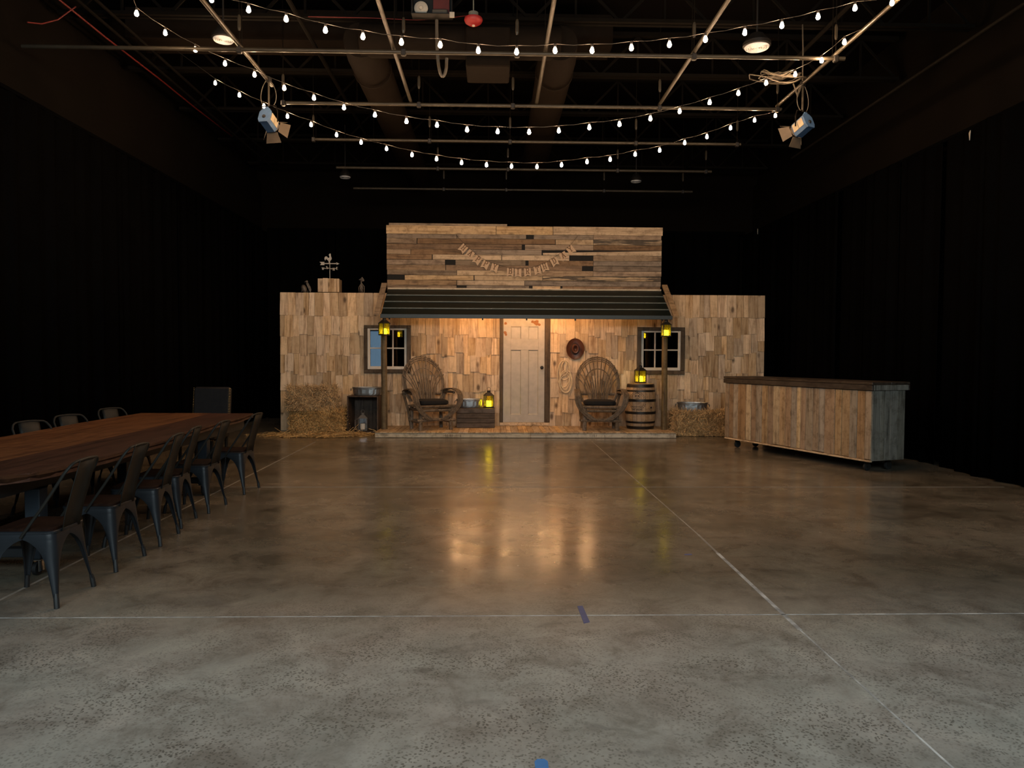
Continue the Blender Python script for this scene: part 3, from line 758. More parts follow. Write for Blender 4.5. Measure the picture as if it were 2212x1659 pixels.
# ------------------------------------------------------------------ the western set
YW = 14.93
DX0, DX1 = 0.135, 1.145     # outside of the dark door posts
def shingle_wall(x0, x1, win, label, rowjit, seed, wmax):
    random.seed(seed)
    t = thing('shingle_wall', label, 'stage wall', (0, YW, 0))
    wx0, wx1, wz0, wz1 = win
    ztop = 2.765
    bk = MB()
    bk.box(x0, wx0 + .05, 0.0, 0.09, 0, ztop - .01).box(wx1 - .05, x1, 0.0, 0.09, 0, ztop - .01)
    bk.box(wx0 + .05, wx1 - .05, 0.0, 0.09, 0, wz0 + .05).box(wx0 + .05, wx1 - .05, 0.0, 0.09, wz1 - .05, ztop - .01)
    bk.build('backing_frame', 'ply', t)
    zrow = ztop
    row = 0
    while zrow > 0.06:
        h = 0.455 if row == 0 else 0.385
        x = x0 - (0.0 if row % 2 else 0.0)
        while x < x1 - 0.03:
            wd = min(R(0.085, wmax), x1 - x)
            if x1 - x - wd < 0.05:
                wd = x1 - x
            for q in (wx0, wx1):      # a joint at each side of the window opening
                if x + 0.001 < q < x + wd + 0.06:
                    wd = q - x
            zb = zrow - h + (R(-rowjit, rowjit) if row else R(-0.015, 0.01))
            zt = zrow + (0.12 if row else 0)
            a, b = x + 0.0025, x + wd - 0.0025
            x += wd
            segs = [(max(zb, 0.004), zt)]
            if b > wx0 and a < wx1:
                segs = []
                if zt > wz1 + 0.02 and zb < zt:
                    segs.append((max(zb, wz1), zt))
                if zb < wz0 - 0.02:
                    segs.append((max(zb, 0.004), min(zt, wz0)))
            for s0, s1 in segs:
                if s1 - s0 < 0.04 or (s0 > 2.44 and -2.0 < a and b < 3.26):
                    continue
                s1 = min(s1, ztop + R(-0.004, 0.012)) if row == 0 else s1
                jt = R(-0.006, 0.006)
                th = R(0.016, 0.036)
                px = R(-0.004, 0.004)
                v = [(a, -th, s0 + jt), (b, -th + R(-.004, .004), s0 - jt), (b, -0.001, s0 - jt), (a, -0.001, s0 + jt),
                     (a + px, -0.009, s1), (b + px, -0.009, s1), (b + px, 0.0, s1), (a + px, 0.0, s1)]
                MB().add(v, [(0, 1, 5, 4), (1, 2, 6, 5), (2, 3, 7, 6), (3, 0, 4, 7), (4, 5, 6, 7), (3, 2, 1, 0)]).build('shingle', 'shingle', t)
        zrow -= h
        row += 1
    return t
shingle_wall(-4.25, DX0, (-2.584, -1.647, 1.165, 2.122), 'pale wood shingle wall between the stacked hay bales and the white door', 0.05, 5, 0.215)
shingle_wall(DX1, 5.50, (2.905, 3.873, 1.16, 2.112), 'pale wood shingle wall between the white door and the bar counter', 0.11, 8, 0.20)

# chimney stub
random.seed(3)
t = thing('chimney_stub', 'short boxy chimney of four upright shingles carrying the weathervane', 'chimney', (-3.287, YW, 2.776))
MB().box(-0.205, 0.205, 0.0, 0.28, 0, 0.262).build('core', 'ply', t)
for a, b, zz in ((-0.213, -0.115, 0.268), (-0.113, -0.012, 0.277), (-0.01, 0.11, 0.272), (0.112, 0.213, 0.268)):
    MB().box(a, b, -0.014 + R(-.006, .004), 0.0, 0.0, zz, c=0.003).build('shingle', 'shingle', t)

# windows
def set_window(casing, sash, label, tilts, cols):
    cx0, cx1, cz0, cz1 = casing
    sx0, sx1, sz0, sz1 = sash
    t = thing('sash_window', label, 'window', (0, YW, 0))
    t['kind'] = 'thing'
    f = 0.0
    for (a, b, c_, d_) in ((cx0, cx1, sz1, cz1), (cx0, cx1, cz0, sz0), (cx0, sx0, sz0, sz1), (sx1, cx1, sz0, sz1)):
        MB().box(a, b, -0.045 - f, 0.02, c_, d_, c=0.006).build('casing_board', 'darkwood', t)
        f += 0.003
    fw = 0.05
    fr = thing_part = MB().box(sx0, sx0 + fw, -0.025, 0.02, sz0, sz1, c=0.006).box(sx1 - fw, sx1, -0.025, 0.02, sz0, sz1, c=0.006)
    fr.box(sx0 + fw, sx1 - fw, -0.025, 0.02, sz1 - fw * 0.7, sz1, c=0.006).box(sx0 + fw, sx1 - fw, -0.025, 0.02, sz0, sz0 + fw * 1.2, c=0.006)
    fro = fr.build('sash_frame', 'winwhite', t)
    gx0, gx1, gz0, gz1 = sx0 + fw, sx1 - fw, sz0 + fw * 1.2, sz1 - fw * 0.7
    mw = 0.026
    xs = [gx0 + (gx1 - gx0) * k / cols for k in range(cols + 1)]
    zm = (gz0 + gz1) / 2
    for k in range(1, cols):
        MB().box(xs[k] - mw / 2, xs[k] + mw / 2, -0.02, 0.015, gz0, gz1, c=0.005).build('muntin', 'winwhite', fro)
    MB().box(gx0, gx1, -0.022, 0.013, zm - mw / 2, zm + mw / 2, c=0.005).build('muntin', 'winwhite', fro)
    for k in range(cols):
        for j, (a, b) in enumerate(((gz0, zm - mw / 2), (zm + mw / 2, gz1))):
            hw, hh = (xs[k + 1] - xs[k] - mw * 0.5) / 2, (b - a) / 2
            MB().box(-hw, hw, -0.0015, 0.0015, -hh, hh, TR((xs[k] + xs[k + 1]) / 2, 0.002, (a + b) / 2, rz=tilts[k])).build('pane', 'glass', fro)
    return t
set_window((-2.584, -1.647, 1.165, 2.122), (-2.515, -1.731, 1.24, 2.061), 'white six pane window behind the porch post nearest the hay bales', (0.0, 0.004, -0.004), 3)
set_window((2.905, 3.873, 1.16, 2.112), (2.989, 3.791, 1.238, 2.04), 'white six pane window above the barrel, behind the other porch post', (0.003, -0.002, 0.004), 3)

# door
t = thing('panel_door', 'old white four panel door with dark knob in the middle of the set', 'door', (0, YW, 0))
t['kind'] = 'thing'
dx0, dx1, dz0, dz1 = 0.20, 1.038, 0.18, 2.40
L1, L2, L3, L4 = 0.352, 0.560, 0.707, 0.908
lf = MB()
lf.box(dx0, L1, -0.03, 0.02, dz0, dz1, c=0.004).box(L4, dx1, -0.03, 0.02, dz0, dz1, c=0.004)
lf.box(L1, L4, -0.029, 0.02, 2.11, dz1, c=0.003).box(L1, L4, -0.029, 0.02, 1.64, 1.858, c=0.003).box(L1, L4, -0.029, 0.02, dz0, 0.34, c=0.003)
lf.box(L2, L3, -0.029, 0.02, 0.34, 1.64, c=0.003).box(L2, L3, -0.029, 0.02, 1.858, 2.11, c=0.003)
lf.build('door_leaf', 'white', t)
for a, b in ((L1, L2), (L3, L4)):
    for c_, d_ in ((0.34, 1.64), (1.858, 2.11)):
        q = MB()
        e = 0.016
        q.add([(a, -0.026, c_), (b, -0.026, c_), (b, -0.026, d_), (a, -0.026, d_), (a + e, -0.006, c_ + e), (b - e, -0.006, c_ + e), (b - e, -0.006, d_ - e), (a + e, -0.006, d_ - e)],
              [(0, 1, 5, 4), (1, 2, 6, 5), (2, 3, 7, 6), (3, 0, 4, 7), (4, 5, 6, 7)])
        q.build('door_panel', 'white', t)
MB().lathe([(0.014, 0.0), (0.012, 0.03), (0.03, 0.042), (0.036, 0.06), (0.028, 0.078), (0.008, 0.084)], 16, TR(0.979, -0.03, 1.288, rx=PI / 2)).build('door_knob', 'black', t, True, 'dark round door knob')
MB().prism([(-0.02, -0.07), (0.02, -0.07), (0.022, 0.05), (0, 0.075), (-0.022, 0.05)], -0.033, -0.03, TR(0.985, 0, 1.42)).build('escutcheon', 'white', t)
for cx, cz, s in ((0.24, 1.99, 0.035), (0.255, 1.945, 0.03), (0.25, 2.17, 0.03), (0.86, 2.19, 0.06), (0.79, 2.21, 0.035), (0.92, 2.15, 0.035)):
    pl = [(cx + s * R(.6, 1.1) * math.cos(a), cz + s * R(.6, 1.1) * math.sin(a)) for a in [i * PI / 5 for i in range(10)]]
    MB().prism(pl, -0.0315, -0.03).build('worn_patch', 'rust', t, label='rust brown patch where the white paint is worn away')
for a, b in ((DX0, 0.198), (1.04, DX1)):
    MB().box(a + .003, b, -0.05, 0.06, 0.18, 2.42, c=0.006).build('door_post', 'darkwood', t)
MB().box(DX0, DX1, -0.06, 0.06, 0.115, 0.178, c=0.005).build('threshold', 'deck', t)

# false front of reclaimed boards
random.seed(21)
t = thing('false_front', 'tall false front of weathered horizontal pallet boards above the porch roof', 'stage wall', (0, YW, 0))
def fx(px): return -2.142 + (px - 834) * 0.009277
def fz(py): return 4.135 - (py - 484) * 0.009184
MB().box(-2.12, 3.38, 0.03, 0.10, 2.785, 4.10).build('backing_panel', 'dark', t)
rows = [
 (481.5, 486, [(840, 1094, 'gray')]),
 (486, 504, [(834, 1070, 'pale'), (1071, 1193, 'pale'), (1194, 1432, 'pale')]),
 (504.5, 513.5, [(835, 985, 'gray'), (986, 1135, 'gray'), (1152, 1281, 'gray'), (1281.6, 1429, 'mid')]),
 (514, 525, [(835, 899, 'gray'), (901, 1198, 'brown'), (1199.5, 1281, 'pale'), (1281.6, 1430, 'mott')]),
 (525.8, 537, [(835, 1126, 'brown'), (1133, 1281, 'mid'), (1281.6, 1430, 'brown')]),
 (537.5, 548.3, [(835, 886, 'mid'), (887, 1000, 'brown'), (1001, 1169, 'gray'), (1172, 1430, 'pale')]),
 (548.8, 559.7, [(835, 932, 'brown'), (934, 1082, 'pale'), (1083.5, 1229, 'pale'), (1281.6, 1430, 'gray')]),
 (560.3, 571, [(835, 960, 'mid'), (961.5, 982, 'dark'), (983, 1134, 'gray'), (1141, 1281, 'brown'), (1281.6, 1430, 'gray')]),
 (571.5, 582, [(835, 961, 'mid'), (962.5, 1257, 'brown'), (1281.6, 1430, 'gray')]),
 (582.6, 593, [(836, 985, 'gray'), (986, 1110, 'pale'), (1111, 1281, 'mid'), (1281.6, 1430, 'mid')]),
 (593.6, 604, [(836, 873, 'dark'), (874, 1022, 'pale'), (1024, 1171, 'pale'), (1172, 1429, 'mott')]),
 (604.6, 615, [(836, 985, 'mid'), (986.5, 1132, 'pale'), (1133, 1429, 'gray')]),
 (615.6, 626, [(836, 985, 'mid'), (986.5, 1006, 'dark'), (1007, 1142, 'gray'), (1150, 1210, 'pale'), (1215, 1428, 'brown')]),
 (626.5, 637, [(836, 1100, 'mid'), (1101, 1428, 'mid')]),
]
for y0, y1, segs in rows:
    for a, b, m in segs:
        j = R(-.004, .004)
        X0, X1, Z1, Z0 = fx(a), fx(b), fz(y0), max(fz(y1), 2.785)
        th = R(0.014, 0.03) if m != 'dark' else 0.008
        e = [R(-.003, .003) for _ in range(4)]
        c0 = 0.055 if (a == 1172 and m == 'pale') else 0
        v = [(X0, -th + .03, Z0 + e[0]), (X1, -th + .03, Z0 + e[1]), (X1, -th + .03, Z1 + e[2]), (X0, -th + .03, Z1 + e[3] - c0),
             (X0, .03, Z0 + e[0]), (X1, .03, Z0 + e[1]), (X1, .03, Z1 + e[2]), (X0, .03, Z1 + e[3] - c0)]
        MB().add(v, [(0, 1, 2, 3), (7, 6, 5, 4), (0, 4, 5, 1), (1, 5, 6, 2), (2, 6, 7, 3), (3, 7, 4, 0)]).build('plank', m, t)

# porch roof
t = thing('porch_awning', 'dark green ribbed metal porch roof between two sloping wooden boards', 'roof', (0, 0, 0))
t['kind'] = 'thing'
RT, RE = Vector((0, 14.88, 2.835)), Vector((0, 13.95, 2.262))
RX0, RX1 = -2.10, 3.37
sl = RE - RT
nrm = Vector((0, sl.z, -sl.y)).normalized()
def rp(tt, up=0.0): return RT + sl * tt + nrm * up
for k in range(4):
    a, b = rp(k / 4), rp((k + 1) / 4)
    a2, b2 = a + nrm * 0.012, b + nrm * 0.012
    m_ = MB()
    m_.add([(RX0, a.y, a.z), (RX1, a.y, a.z), (RX1, b.y, b.z), (RX0, b.y, b.z), (RX0, a2.y, a2.z), (RX1, a2.y, a2.z), (RX1, b2.y, b2.z), (RX0, b2.y, b2.z)],
           [(0, 3, 2, 1), (4, 5, 6, 7), (0, 1, 5, 4), (3, 7, 6, 2), (0, 4, 7, 3), (1, 2, 6, 5)])
    m_.build('metal_sheet', 'roof', t)
for k in (1, 2, 3):
    c = rp(k / 4, 0.012)
    MB().tube([(RX0, c.y, c.z), (RX1, c.y, c.z)], 0.017, 10).build('rib', 'roofedge', t, True)
c = rp(1.0)
MB().box(RX0 - .01, RX1 + .01, c.y - 0.03, c.y - 0.012, c.z - 0.045, c.z + 0.03, c=0.004).build('drip_edge', 'dripm', t)
c = rp(0.0)
MB().box(RX0, RX1, c.y - 0.03, c.y + 0.0, c.z - 0.0, c.z + 0.035, c=0.004).build('ridge_trim', 'fascia', t)
for X0, X1 in ((RX0 - 0.125, RX0 - 0.022), (RX1 + 0.022, RX1 + 0.125)):
    a, b = RT + Vector((0, 0.0, 0.13)), RE + Vector((0, -0.05, 0.03))
    a_, b_ = a - nrm * 0.035, b - nrm * 0.035
    MB().add([(X0, a.y, a.z), (X1, a.y, a.z), (X1, b.y, b.z), (X0, b.y, b.z), (X0, a_.y, a_.z), (X1, a_.y, a_.z), (X1, b_.y, b_.z), (X0, b_.y, b_.z)],
             [(0, 1, 2, 3), (7, 6, 5, 4), (0, 4, 5, 1), (3, 2, 6, 7), (0, 3, 7, 4), (1, 5, 6, 2)]).build('barge_board', 'mid', t)
for x in (-1.95, -0.2, 0.63, 1.55, 3.2):
    q0, q1 = rp(0.03, -0.03), rp(0.93, -0.03)
    MB().tube([(x, q0.y, q0.z), (x, q1.y, q1.z)], 0.022, 4).build('rafter', 'deck', t)
    MB().box(x - 0.014, x + 0.014, 13.98, 14.02, 2.19, 2.27, c=0.004).build('cable_clip', 'black', t)
# bulbs hung under the porch roof
t = thing('porch_string_lights', 'warm bulbs hidden just under the eave of the porch roof', 'string lights')
pb = [-0.68, -0.36, 0.28, 0.62, 0.95, 1.22, 1.84]
MB().tube([(-2.05, 14.27, 2.36)] + [(x, 14.25 + 0.03 * (-1) ** k, 2.345) for k, x in enumerate(pb)] + [(3.3, 14.27, 2.36)], 0.004, 5).build('cord', 'cable', t)
bm = MB().lathe([(0.005, 0.03), (0.012, 0.022), (0.02, 0.0), (0.012, -0.016), (0.003, -0.02)], 10).mesh('bulb', 'porchbulb', True)
sm = MB().lathe([(0.01, 0.025), (0.012, 0.03), (0.01, 0.056), (0.004, 0.06)], 8).mesh('socket', 'socket', True)
for k, x in enumerate(pb):
    o = bpy.data.objects.new('bulb', bm); COL.objects.link(o); o.parent = t; o.location = (x, 14.25 + 0.03 * (-1) ** k, 2.285)
    s = bpy.data.objects.new('socket', sm); COL.objects.link(s); s.parent = o

# porch deck
random.seed(14)
t = thing('porch_deck', 'low plank porch deck with pale front board across the set', 'deck', (0, 0, 0))
t['kind'] = 'thing'
x = -2.17
while x < 3.40:
    wd = min(R(0.08, 0.15), 3.41 - x)
    MB().box(x + 0.0015, x + wd - 0.0015, 13.64 + R(-.012, .006), 14.90, 0.088, 0.11 + R(-.002, .002), c=0.003).build('deck_plank', 'deck', t)
    x += wd
for a, b in ((-2.17, 0.70), (0.703, 3.41)):
    MB().box(a, b, 13.655, 13.69, 0.006, 0.087, c=0.003).build('front_board', 'fascia', t)
for xx_ in (-2.17, 3.375):
    MB().box(xx_, xx_ + 0.035, 13.692, 14.9, 0.004, 0.087, c=0.003).build('side_board', 'fascia', t)
MB().box(-2.0, 3.3, 13.8, 14.85, 0.002, 0.087).build('joist_frame', 'ply', t)
for sx in (-0.87, 1.80):
    st = MB()
    for dx_, dz_, w_, h_ in ((0, .02, .006, .05), (.035, .045, .01, .02), (.035, .02, .01, .015), (.075, .02, .008, .05), (.115, .02, .006, .05), (.27, .045, .014, .012), (.27, .02, .014, .012)):
        st.box(sx + dx_, sx + dx_ + w_, 13.6535, 13.656, dz_, dz_ + h_)
    st.build('stamp_mark', 'ink', t, label='faint dark ink stamp on the pale board')

# porch posts
for x, lab in ((-2.075, 'round wooden porch post on the hay bale side of the porch'), (3.30, 'round wooden porch post beside the barrel')):
    p = thing('porch_post', lab, 'post', (x, 14.18, 0.112))
    MB().tube([(0, 0, 0), (0.003, 0, 0.7), (-0.004, 0, 1.4), (0.0, 0, 2.08)], [0.060, 0.057, 0.056, 0.054], 16).build('post_shaft', 'post', p, True)
    MB().tube([(0, -0.05, 2.06), (0, -0.12, 2.07), (0, -0.135, 2.11)], 0.005, 6).build('hook', 'black', p)

# lanterns
def lantern(name, loc, rz, label, s=1.0, lit=True, frame='black', door=False):
    t = thing(name, label, 'lantern', loc, rz)
    a = 0.066 * s
    hb, ht = 0.02 * s, 0.205 * s
    MB().box(-a * 1.12, a * 1.12, -a * 1.12, a * 1.12, 0, hb, c=0.004).build('base', frame, t)
    fr = MB()
    for sx in (-1, 1):
        for sy in (-1, 1):
            fr.box(sx * a - .006 * s, sx * a + .006 * s, sy * a - .006 * s, sy * a + .006 * s, hb, ht)
    fo = fr.build('corner_posts', frame, t)
    if lit:
        for q in range(4):
            x_ = MB()
            Z = Matrix.Rotation(q * PI / 2, 4, 'Z')
            x_.tube([(-a, -a, hb + .01), (a, -a, ht - .01)], 0.0026 * s, 4, True, Z).tube([(a, -a, hb + .01), (-a, -a, ht - .01)], 0.0026 * s, 4, True, Z)
            x_.build('cross_bars', frame, t)
    for q in range(4):
        if door and q == 0:
            continue
        MB().box(-a + .006 * s, a - .006 * s, -a - .001, -a + .001, hb, ht, Matrix.Rotation(q * PI / 2, 4, 'Z')).build('glass_pane', 'lampglass' if lit else 'glass', t)
    rf = MB()
    rf.add([(x * a * 1.25, y * a * 1.25, ht) for x, y in ((-1, -1), (1, -1), (1, 1), (-1, 1))] + [(x * a * 0.5, y * a * 0.5, ht + .055 * s) for x, y in ((-1, -1), (1, -1), (1, 1), (-1, 1))],
           [(3, 2, 1, 0), (0, 1, 5, 4), (1, 2, 6, 5), (2, 3, 7, 6), (3, 0, 4, 7), (4, 5, 6, 7)])
    rf.build('roof_cap', frame, t)
    MB().lathe([(0.03 * s, 0), (0.03 * s, 0.022 * s), (0.036 * s, 0.024 * s), (0.026 * s, 0.034 * s)], 12, TR(0, 0, ht + .055 * s)).build('vent_collar', frame, t, True)
    MB().tube([(0.028 * s * math.cos(u), 0, ht + .115 * s + 0.028 * s * math.sin(u)) for u in [i * PI / 8 for i in range(17)]], 0.003 * s, 5).build('carry_ring', frame, t)
    hc = 0.095 * s
    MB().lathe([(0.046 * s, hb + .001), (0.047 * s, hb + hc * .8), (0.043 * s, hb + hc), (0.02 * s, hb + hc - .006), (0.004 * s, hb + hc - .008)], 16).build('candle', 'candle' if lit else 'wax', t, True)
    if door:
        D = TR(-a, -a, 0, rz=math.radians(-115))
        MB().box(0, 0.012 * s, -.006, .006, hb, ht, D).box(2 * a - .012 * s, 2 * a, -.006, .006, hb, ht, D).box(0, 2 * a, -.006, .006, hb, hb + .012, D).box(0, 2 * a, -.006, .006, ht - .012, ht, D).build('open_door', frame, t)
    return t
lantern('candle_lantern', (-2.045, 13.99, 1.895), math.radians(45), 'lit black lantern hung on the porch post nearest the hay bales', 1.08)
lantern('candle_lantern', (3.275, 13.99, 1.895), math.radians(4), 'lit black lantern hung on the porch post beside the barrel', 1.08)
lantern('candle_lantern', (-0.085, 14.69, 0.494), math.radians(15), 'lit black lantern standing on the low slatted crate by the door', 1.15)
lantern('candle_lantern', (2.88, 14.42, 1.005), math.radians(22), 'lit black lantern standing on top of the barrel', 1.15)
lantern('tin_lantern', (-2.52, 14.39, 0.064), math.radians(8), 'unlit white tin lantern with open door inside the upright dark crate', 1.15, False, 'tin', True)

# willow chairs
def willow(name, loc, rz, label):
    t = thing(name, label, 'chair', loc, rz)
    legs = [(-0.30, -0.27, 0.46, 0.042), (0.30, -0.27, 0.46, 0.042), (-0.30, 0.20, 0.44, 0.038), (0.30, 0.20, 0.44, 0.038)]
    for x, y, h, r in legs:
        MB().tube([(x * 1.03, y, 0), (x, y, h)], [r, r * 0.93], 8).build('leg', 'willow', t, True)
    MB().tube([(-0.38, -0.285, 0.185), (0.02, -0.29, 0.2), (0.39, -0.285, 0.18)], 0.03, 8).build('stretcher', 'willow', t, True)
    MB().tube([(-0.36, 0.21, 0.16), (0.36, 0.21, 0.16)], 0.025, 8).build('stretcher', 'willow', t, True)
    for x in (-0.31, 0.31):
        MB().tube([(x, -0.3, 0.15), (x, 0.27, 0.15)], 0.025, 8).build('stretcher', 'willow', t, True)
        MB().tube([(x, -0.33, 0.40), (x, 0.30, 0.37)], 0.03, 8).build('seat_rail', 'willow', t, True)
    MB().tube([(-0.40, -0.31, 0.445), (0.40, -0.31, 0.445)], 0.03, 8).build('seat_rail', 'willow', t, True)
    MB().tube([(-0.34, -0.29, 0.375), (0.34, -0.29, 0.375)], 0.028, 8).build('seat_rail', 'willow', t, True)
    for k in range(8):
        y = -0.26 + 0.07 * k
        MB().tube([(-0.36, y, 0.447), (0.36, y, 0.445)], 0.02, 6).build('seat_slat', 'willow', t, True)
    cu = MB()
    P_ = []
    for zz, k in ((0.0, 0.86), (0.02, 0.98), (0.05, 1.0), (0.085, 0.95), (0.105, 0.75), (0.11, 0.4)):
        for i in range(24):
            a = 2 * PI * i / 24
            ex = abs(math.cos(a)) ** 0.5 * (1 if math.cos(a) > 0 else -1)
            ey = abs(math.sin(a)) ** 0.5 * (1 if math.sin(a) > 0 else -1)
            P_.append((0.31 * k * ex, -0.03 + 0.25 * k * ey, 0.468 + zz))
    F_ = [(i * 24 + k, i * 24 + (k + 1) % 24, (i + 1) * 24 + (k + 1) % 24, (i + 1) * 24 + k) for i in range(5) for k in range(24)]
    F_ += [tuple(range(23, -1, -1)), tuple(range(120, 144))]
    cu.add(P_, F_).build('seat_cushion', 'cushion', t, True)
    # reclined back plane
    def bp(x, h, f=0.0): return (x, 0.22 + 0.30 * h + f, 0.46 + h)
    for q, (rx, top) in enumerate(((0.43, 0.93), (0.405, 0.895), (0.38, 0.86))):
        pts = []
        for i in range(25):
            a = -0.62 + (PI + 1.24) * i / 24
            h = 0.42 + (top - 0.42) * math.sin(a) if math.sin(a) > 0 else 0.42 + 0.62 * math.sin(a)
            xx_ = rx * math.cos(a) * (1.0 if math.sin(a) > 0 else (1 - 0.25 * (math.sin(a)) ** 2))
            pts.append(bp(xx_, h, -0.012 * q))
        MB().tube(pts, 0.0145, 6).build('back_hoop', 'willow', t, True)
    pts = [bp(0.255 * math.cos(a) , 0.40 + 0.30 * math.sin(a) if math.sin(a) > 0 else 0.40 + 0.4 * math.sin(a), -0.03) for a in [-0.5 + (PI + 1.0) * i / 18 for i in range(19)]]
    MB().tube(pts, 0.010, 6).build('inner_hoop', 'willow', t, True)
    n = 13
    for k in range(n):
        u = (k - (n - 1) / 2) / ((n - 1) / 2)
        a = PI / 2 - u * 1.28
        xe, he = 0.445 * math.cos(a), 0.42 + 0.53 * math.sin(a)
        p0, p3 = Vector(bp(u * 0.17, 0.0, -0.03)), Vector(bp(xe, he, -0.035))
        p1 = Vector(bp(u * 0.165, 0.30, -0.03))
        p2 = p3.lerp(p1, 0.45) + Vector((R(-.012, .012), 0, R(-.01, .02)))
        MB().tube(bez(p0, p1, p2, p3, 8), [0.0125] * 5 + [0.0105] * 4, 6).build('back_rod', 'willow', t, True)
    for k in range(5):
        x_ = -0.11 + 0.055 * k + R(-.008, .008)
        MB().tube([bp(x_, 0.0, -0.05), bp(x_ * 1.15, 0.42 + R(-.06, .08), -0.05)], 0.012, 6).build('back_rod', 'willow', t, True)
    MB().tube([(-0.46, 0.30, 0.665), (0.46, 0.30, 0.665)], 0.026, 8).build('arm_brace', 'willow', t, True)
    for sx in (-1, 1):
        arm = MB().tube([(sx * 0.38, 0.33, 0.70), (sx * 0.41, -0.05, 0.71), (sx * 0.415, -0.18, 0.70)], 0.026, 8).build('arm', 'willow', t, True)
        for k in range(5):
            o = 0.021 * (k - 2)
            P0 = (sx * (0.40 + o * 0.9), 0.34, 0.715 + 0.016 * (k % 2))
            pa = bez(P0, (sx * (0.43 + o), 0.0, 0.80), (sx * (0.47 + o), -0.40, 0.80), (sx * (0.445 + o), -0.41, 0.58), 9)
            pb_ = bez((sx * (0.445 + o), -0.41, 0.58), (sx * (0.42 + o), -0.41, 0.42), (sx * (0.31 + o), -0.36, 0.32), (sx * (0.13 + o * 1.4), -0.335, 0.20), 8)
            MB().tube(pa + pb_[1:], 0.0135, 6).build('arm_rod', 'willow', arm, True)
        MB().tube([(sx * 0.43, 0.30, 0.66), (sx * 0.36, 0.28, 0.40), (sx * 0.31, 0.24, 0.05)], 0.024, 7).build('back_brace', 'willow', t, True)
    return t
random.seed(31)
wc = willow('willow_armchair', (-1.20, 14.22, 0.113), math.radians(27), 'bent willow armchair turned towards the door, beside the low crate')
dup(wc, (2.05, 14.20, 0.113), math.radians(-2), 'bent willow armchair facing straight ahead beside the barrel')

# whiskey barrel
t = thing('wooden_barrel', 'oak barrel with black hoops and a printed emblem, topped by a lantern', 'barrel', (2.888, 14.42, 0.112))
HB = 0.88
def br(z): return 0.255 + 0.045 * (1 - ((z - HB / 2) / (HB / 2)) ** 2)
ns = 22
for k in range(ns):
    v, f_ = [], []
    a0, a1 = 2 * PI * k / ns + 0.006, 2 * PI * (k + 1) / ns - 0.006
    zs = [HB * i / 8 for i in range(9)]
    for z in zs:
        for a, rr in ((a0, br(z)), ((a0 + a1) / 2, br(z) + .001), (a1, br(z)), (a1, br(z) - .025), (a0, br(z) - .025)):
            v.append((rr * math.cos(a), rr * math.sin(a), z))
    for i in range(8):
        for q in range(5):
            f_.append((i * 5 + q, i * 5 + (q + 1) % 5, (i + 1) * 5 + (q + 1) % 5, (i + 1) * 5 + q))
    f_ += [(4, 3, 2, 1, 0), tuple(range(40, 45))]
    MB().add(v, f_).build('stave', 'barrel', t)
MB().lathe([(0.236, HB - 0.03), (0.236, HB - 0.022)], 24).build('barrel_head', 'barrel', t)
MB().lathe([(0.236, 0.02), (0.236, 0.03)], 24).build('barrel_head', 'barrel', t)
for z0, z1 in ((0.005, 0.06), (0.115, 0.155), (0.295, 0.345), (0.535, 0.585), (0.725, 0.76), (0.81, 0.87)):
    MB().lathe([(br(z0) + .001, z0), (br(z0) + .004, z0), (br((z0 + z1) / 2) + .005, (z0 + z1) / 2), (br(z1) + .004, z1), (br(z1) + .001, z1)], 36, cap=False).build('hoop', 'hoop', t, True)
em = MB()
def onb(u, z, up=0.0025):
    a = -PI / 2 - 0.42 + u * 1.22 / 0.3
    z = 0.52 + (z - 0.52) * 1.15
    rr = br(z) + up
    return (rr * math.cos(a), rr * math.sin(a), z)
def quadb(pts):
    em.add([onb(u, z) for u, z in pts], [tuple(range(len(pts)))])
def lineb(p, q, w_):
    d = Vector((q[0] - p[0], q[1] - p[1]))
    n_ = Vector((-d.y, d.x)).normalized() * w_ / 2
    quadb([(p[0] - n_.x, p[1] - n_.y), (q[0] - n_.x, q[1] - n_.y), (q[0] + n_.x, q[1] + n_.y), (p[0] + n_.x, p[1] + n_.y)])
ez = 0.565
for k in range(30):
    a = 2 * PI * k / 30
    c_ = (0.135 * math.cos(a), ez - 0.02 + 0.145 * math.sin(a))
    lineb(c_, (c_[0] + 0.022 * math.cos(a + 1.1), c_[1] + 0.022 * math.sin(a + 1.1)), 0.007)
    lineb((0.118 * math.cos(a), ez - 0.02 + 0.128 * math.sin(a)), (0.118 * math.cos(a + .2), ez - .02 + 0.128 * math.sin(a + .2)), 0.004)
sk = [(0.042 * math.cos(a), ez + 0.075 + 0.045 * math.sin(a)) for a in [-0.6 + (PI + 1.2) * i / 12 for i in range(13)]]
for p, q in zip(sk[:-1], sk[1:]):
    lineb(p, q, 0.006)
for sx in (-1, 1):
    quadb([(sx * .02 - .011, ez + .055), (sx * .02 + .011, ez + .055), (sx * .02 + .009, ez + .08), (sx * .02 - .009, ez + .08)])
    lineb((sx * .034, ez + .048), (sx * .03, ez + .022), 0.006)
quadb([(-.006, ez + .038), (.006, ez + .038), (0, ez + .052)])
for k in range(4):
    lineb((-.018 + .012 * k, ez + .032), (-.018 + .012 * k, ez + .02), 0.005)
for k in range(11):
    x_ = -0.085 + 0.0165 * k
    if k == 4:
        continue
    lineb((x_, ez - .175), (x_, ez - .145), 0.005)
    lineb((x_, (ez - .148, ez - .173, ez - .16)[k % 3]), (x_ + .01, (ez - .148, ez - .173, ez - .16)[k % 3]), 0.005)
for k in range(14):
    lineb((-0.09 + .013 * k, ez - .105), (-0.082 + .013 * k, ez - .125), 0.006)
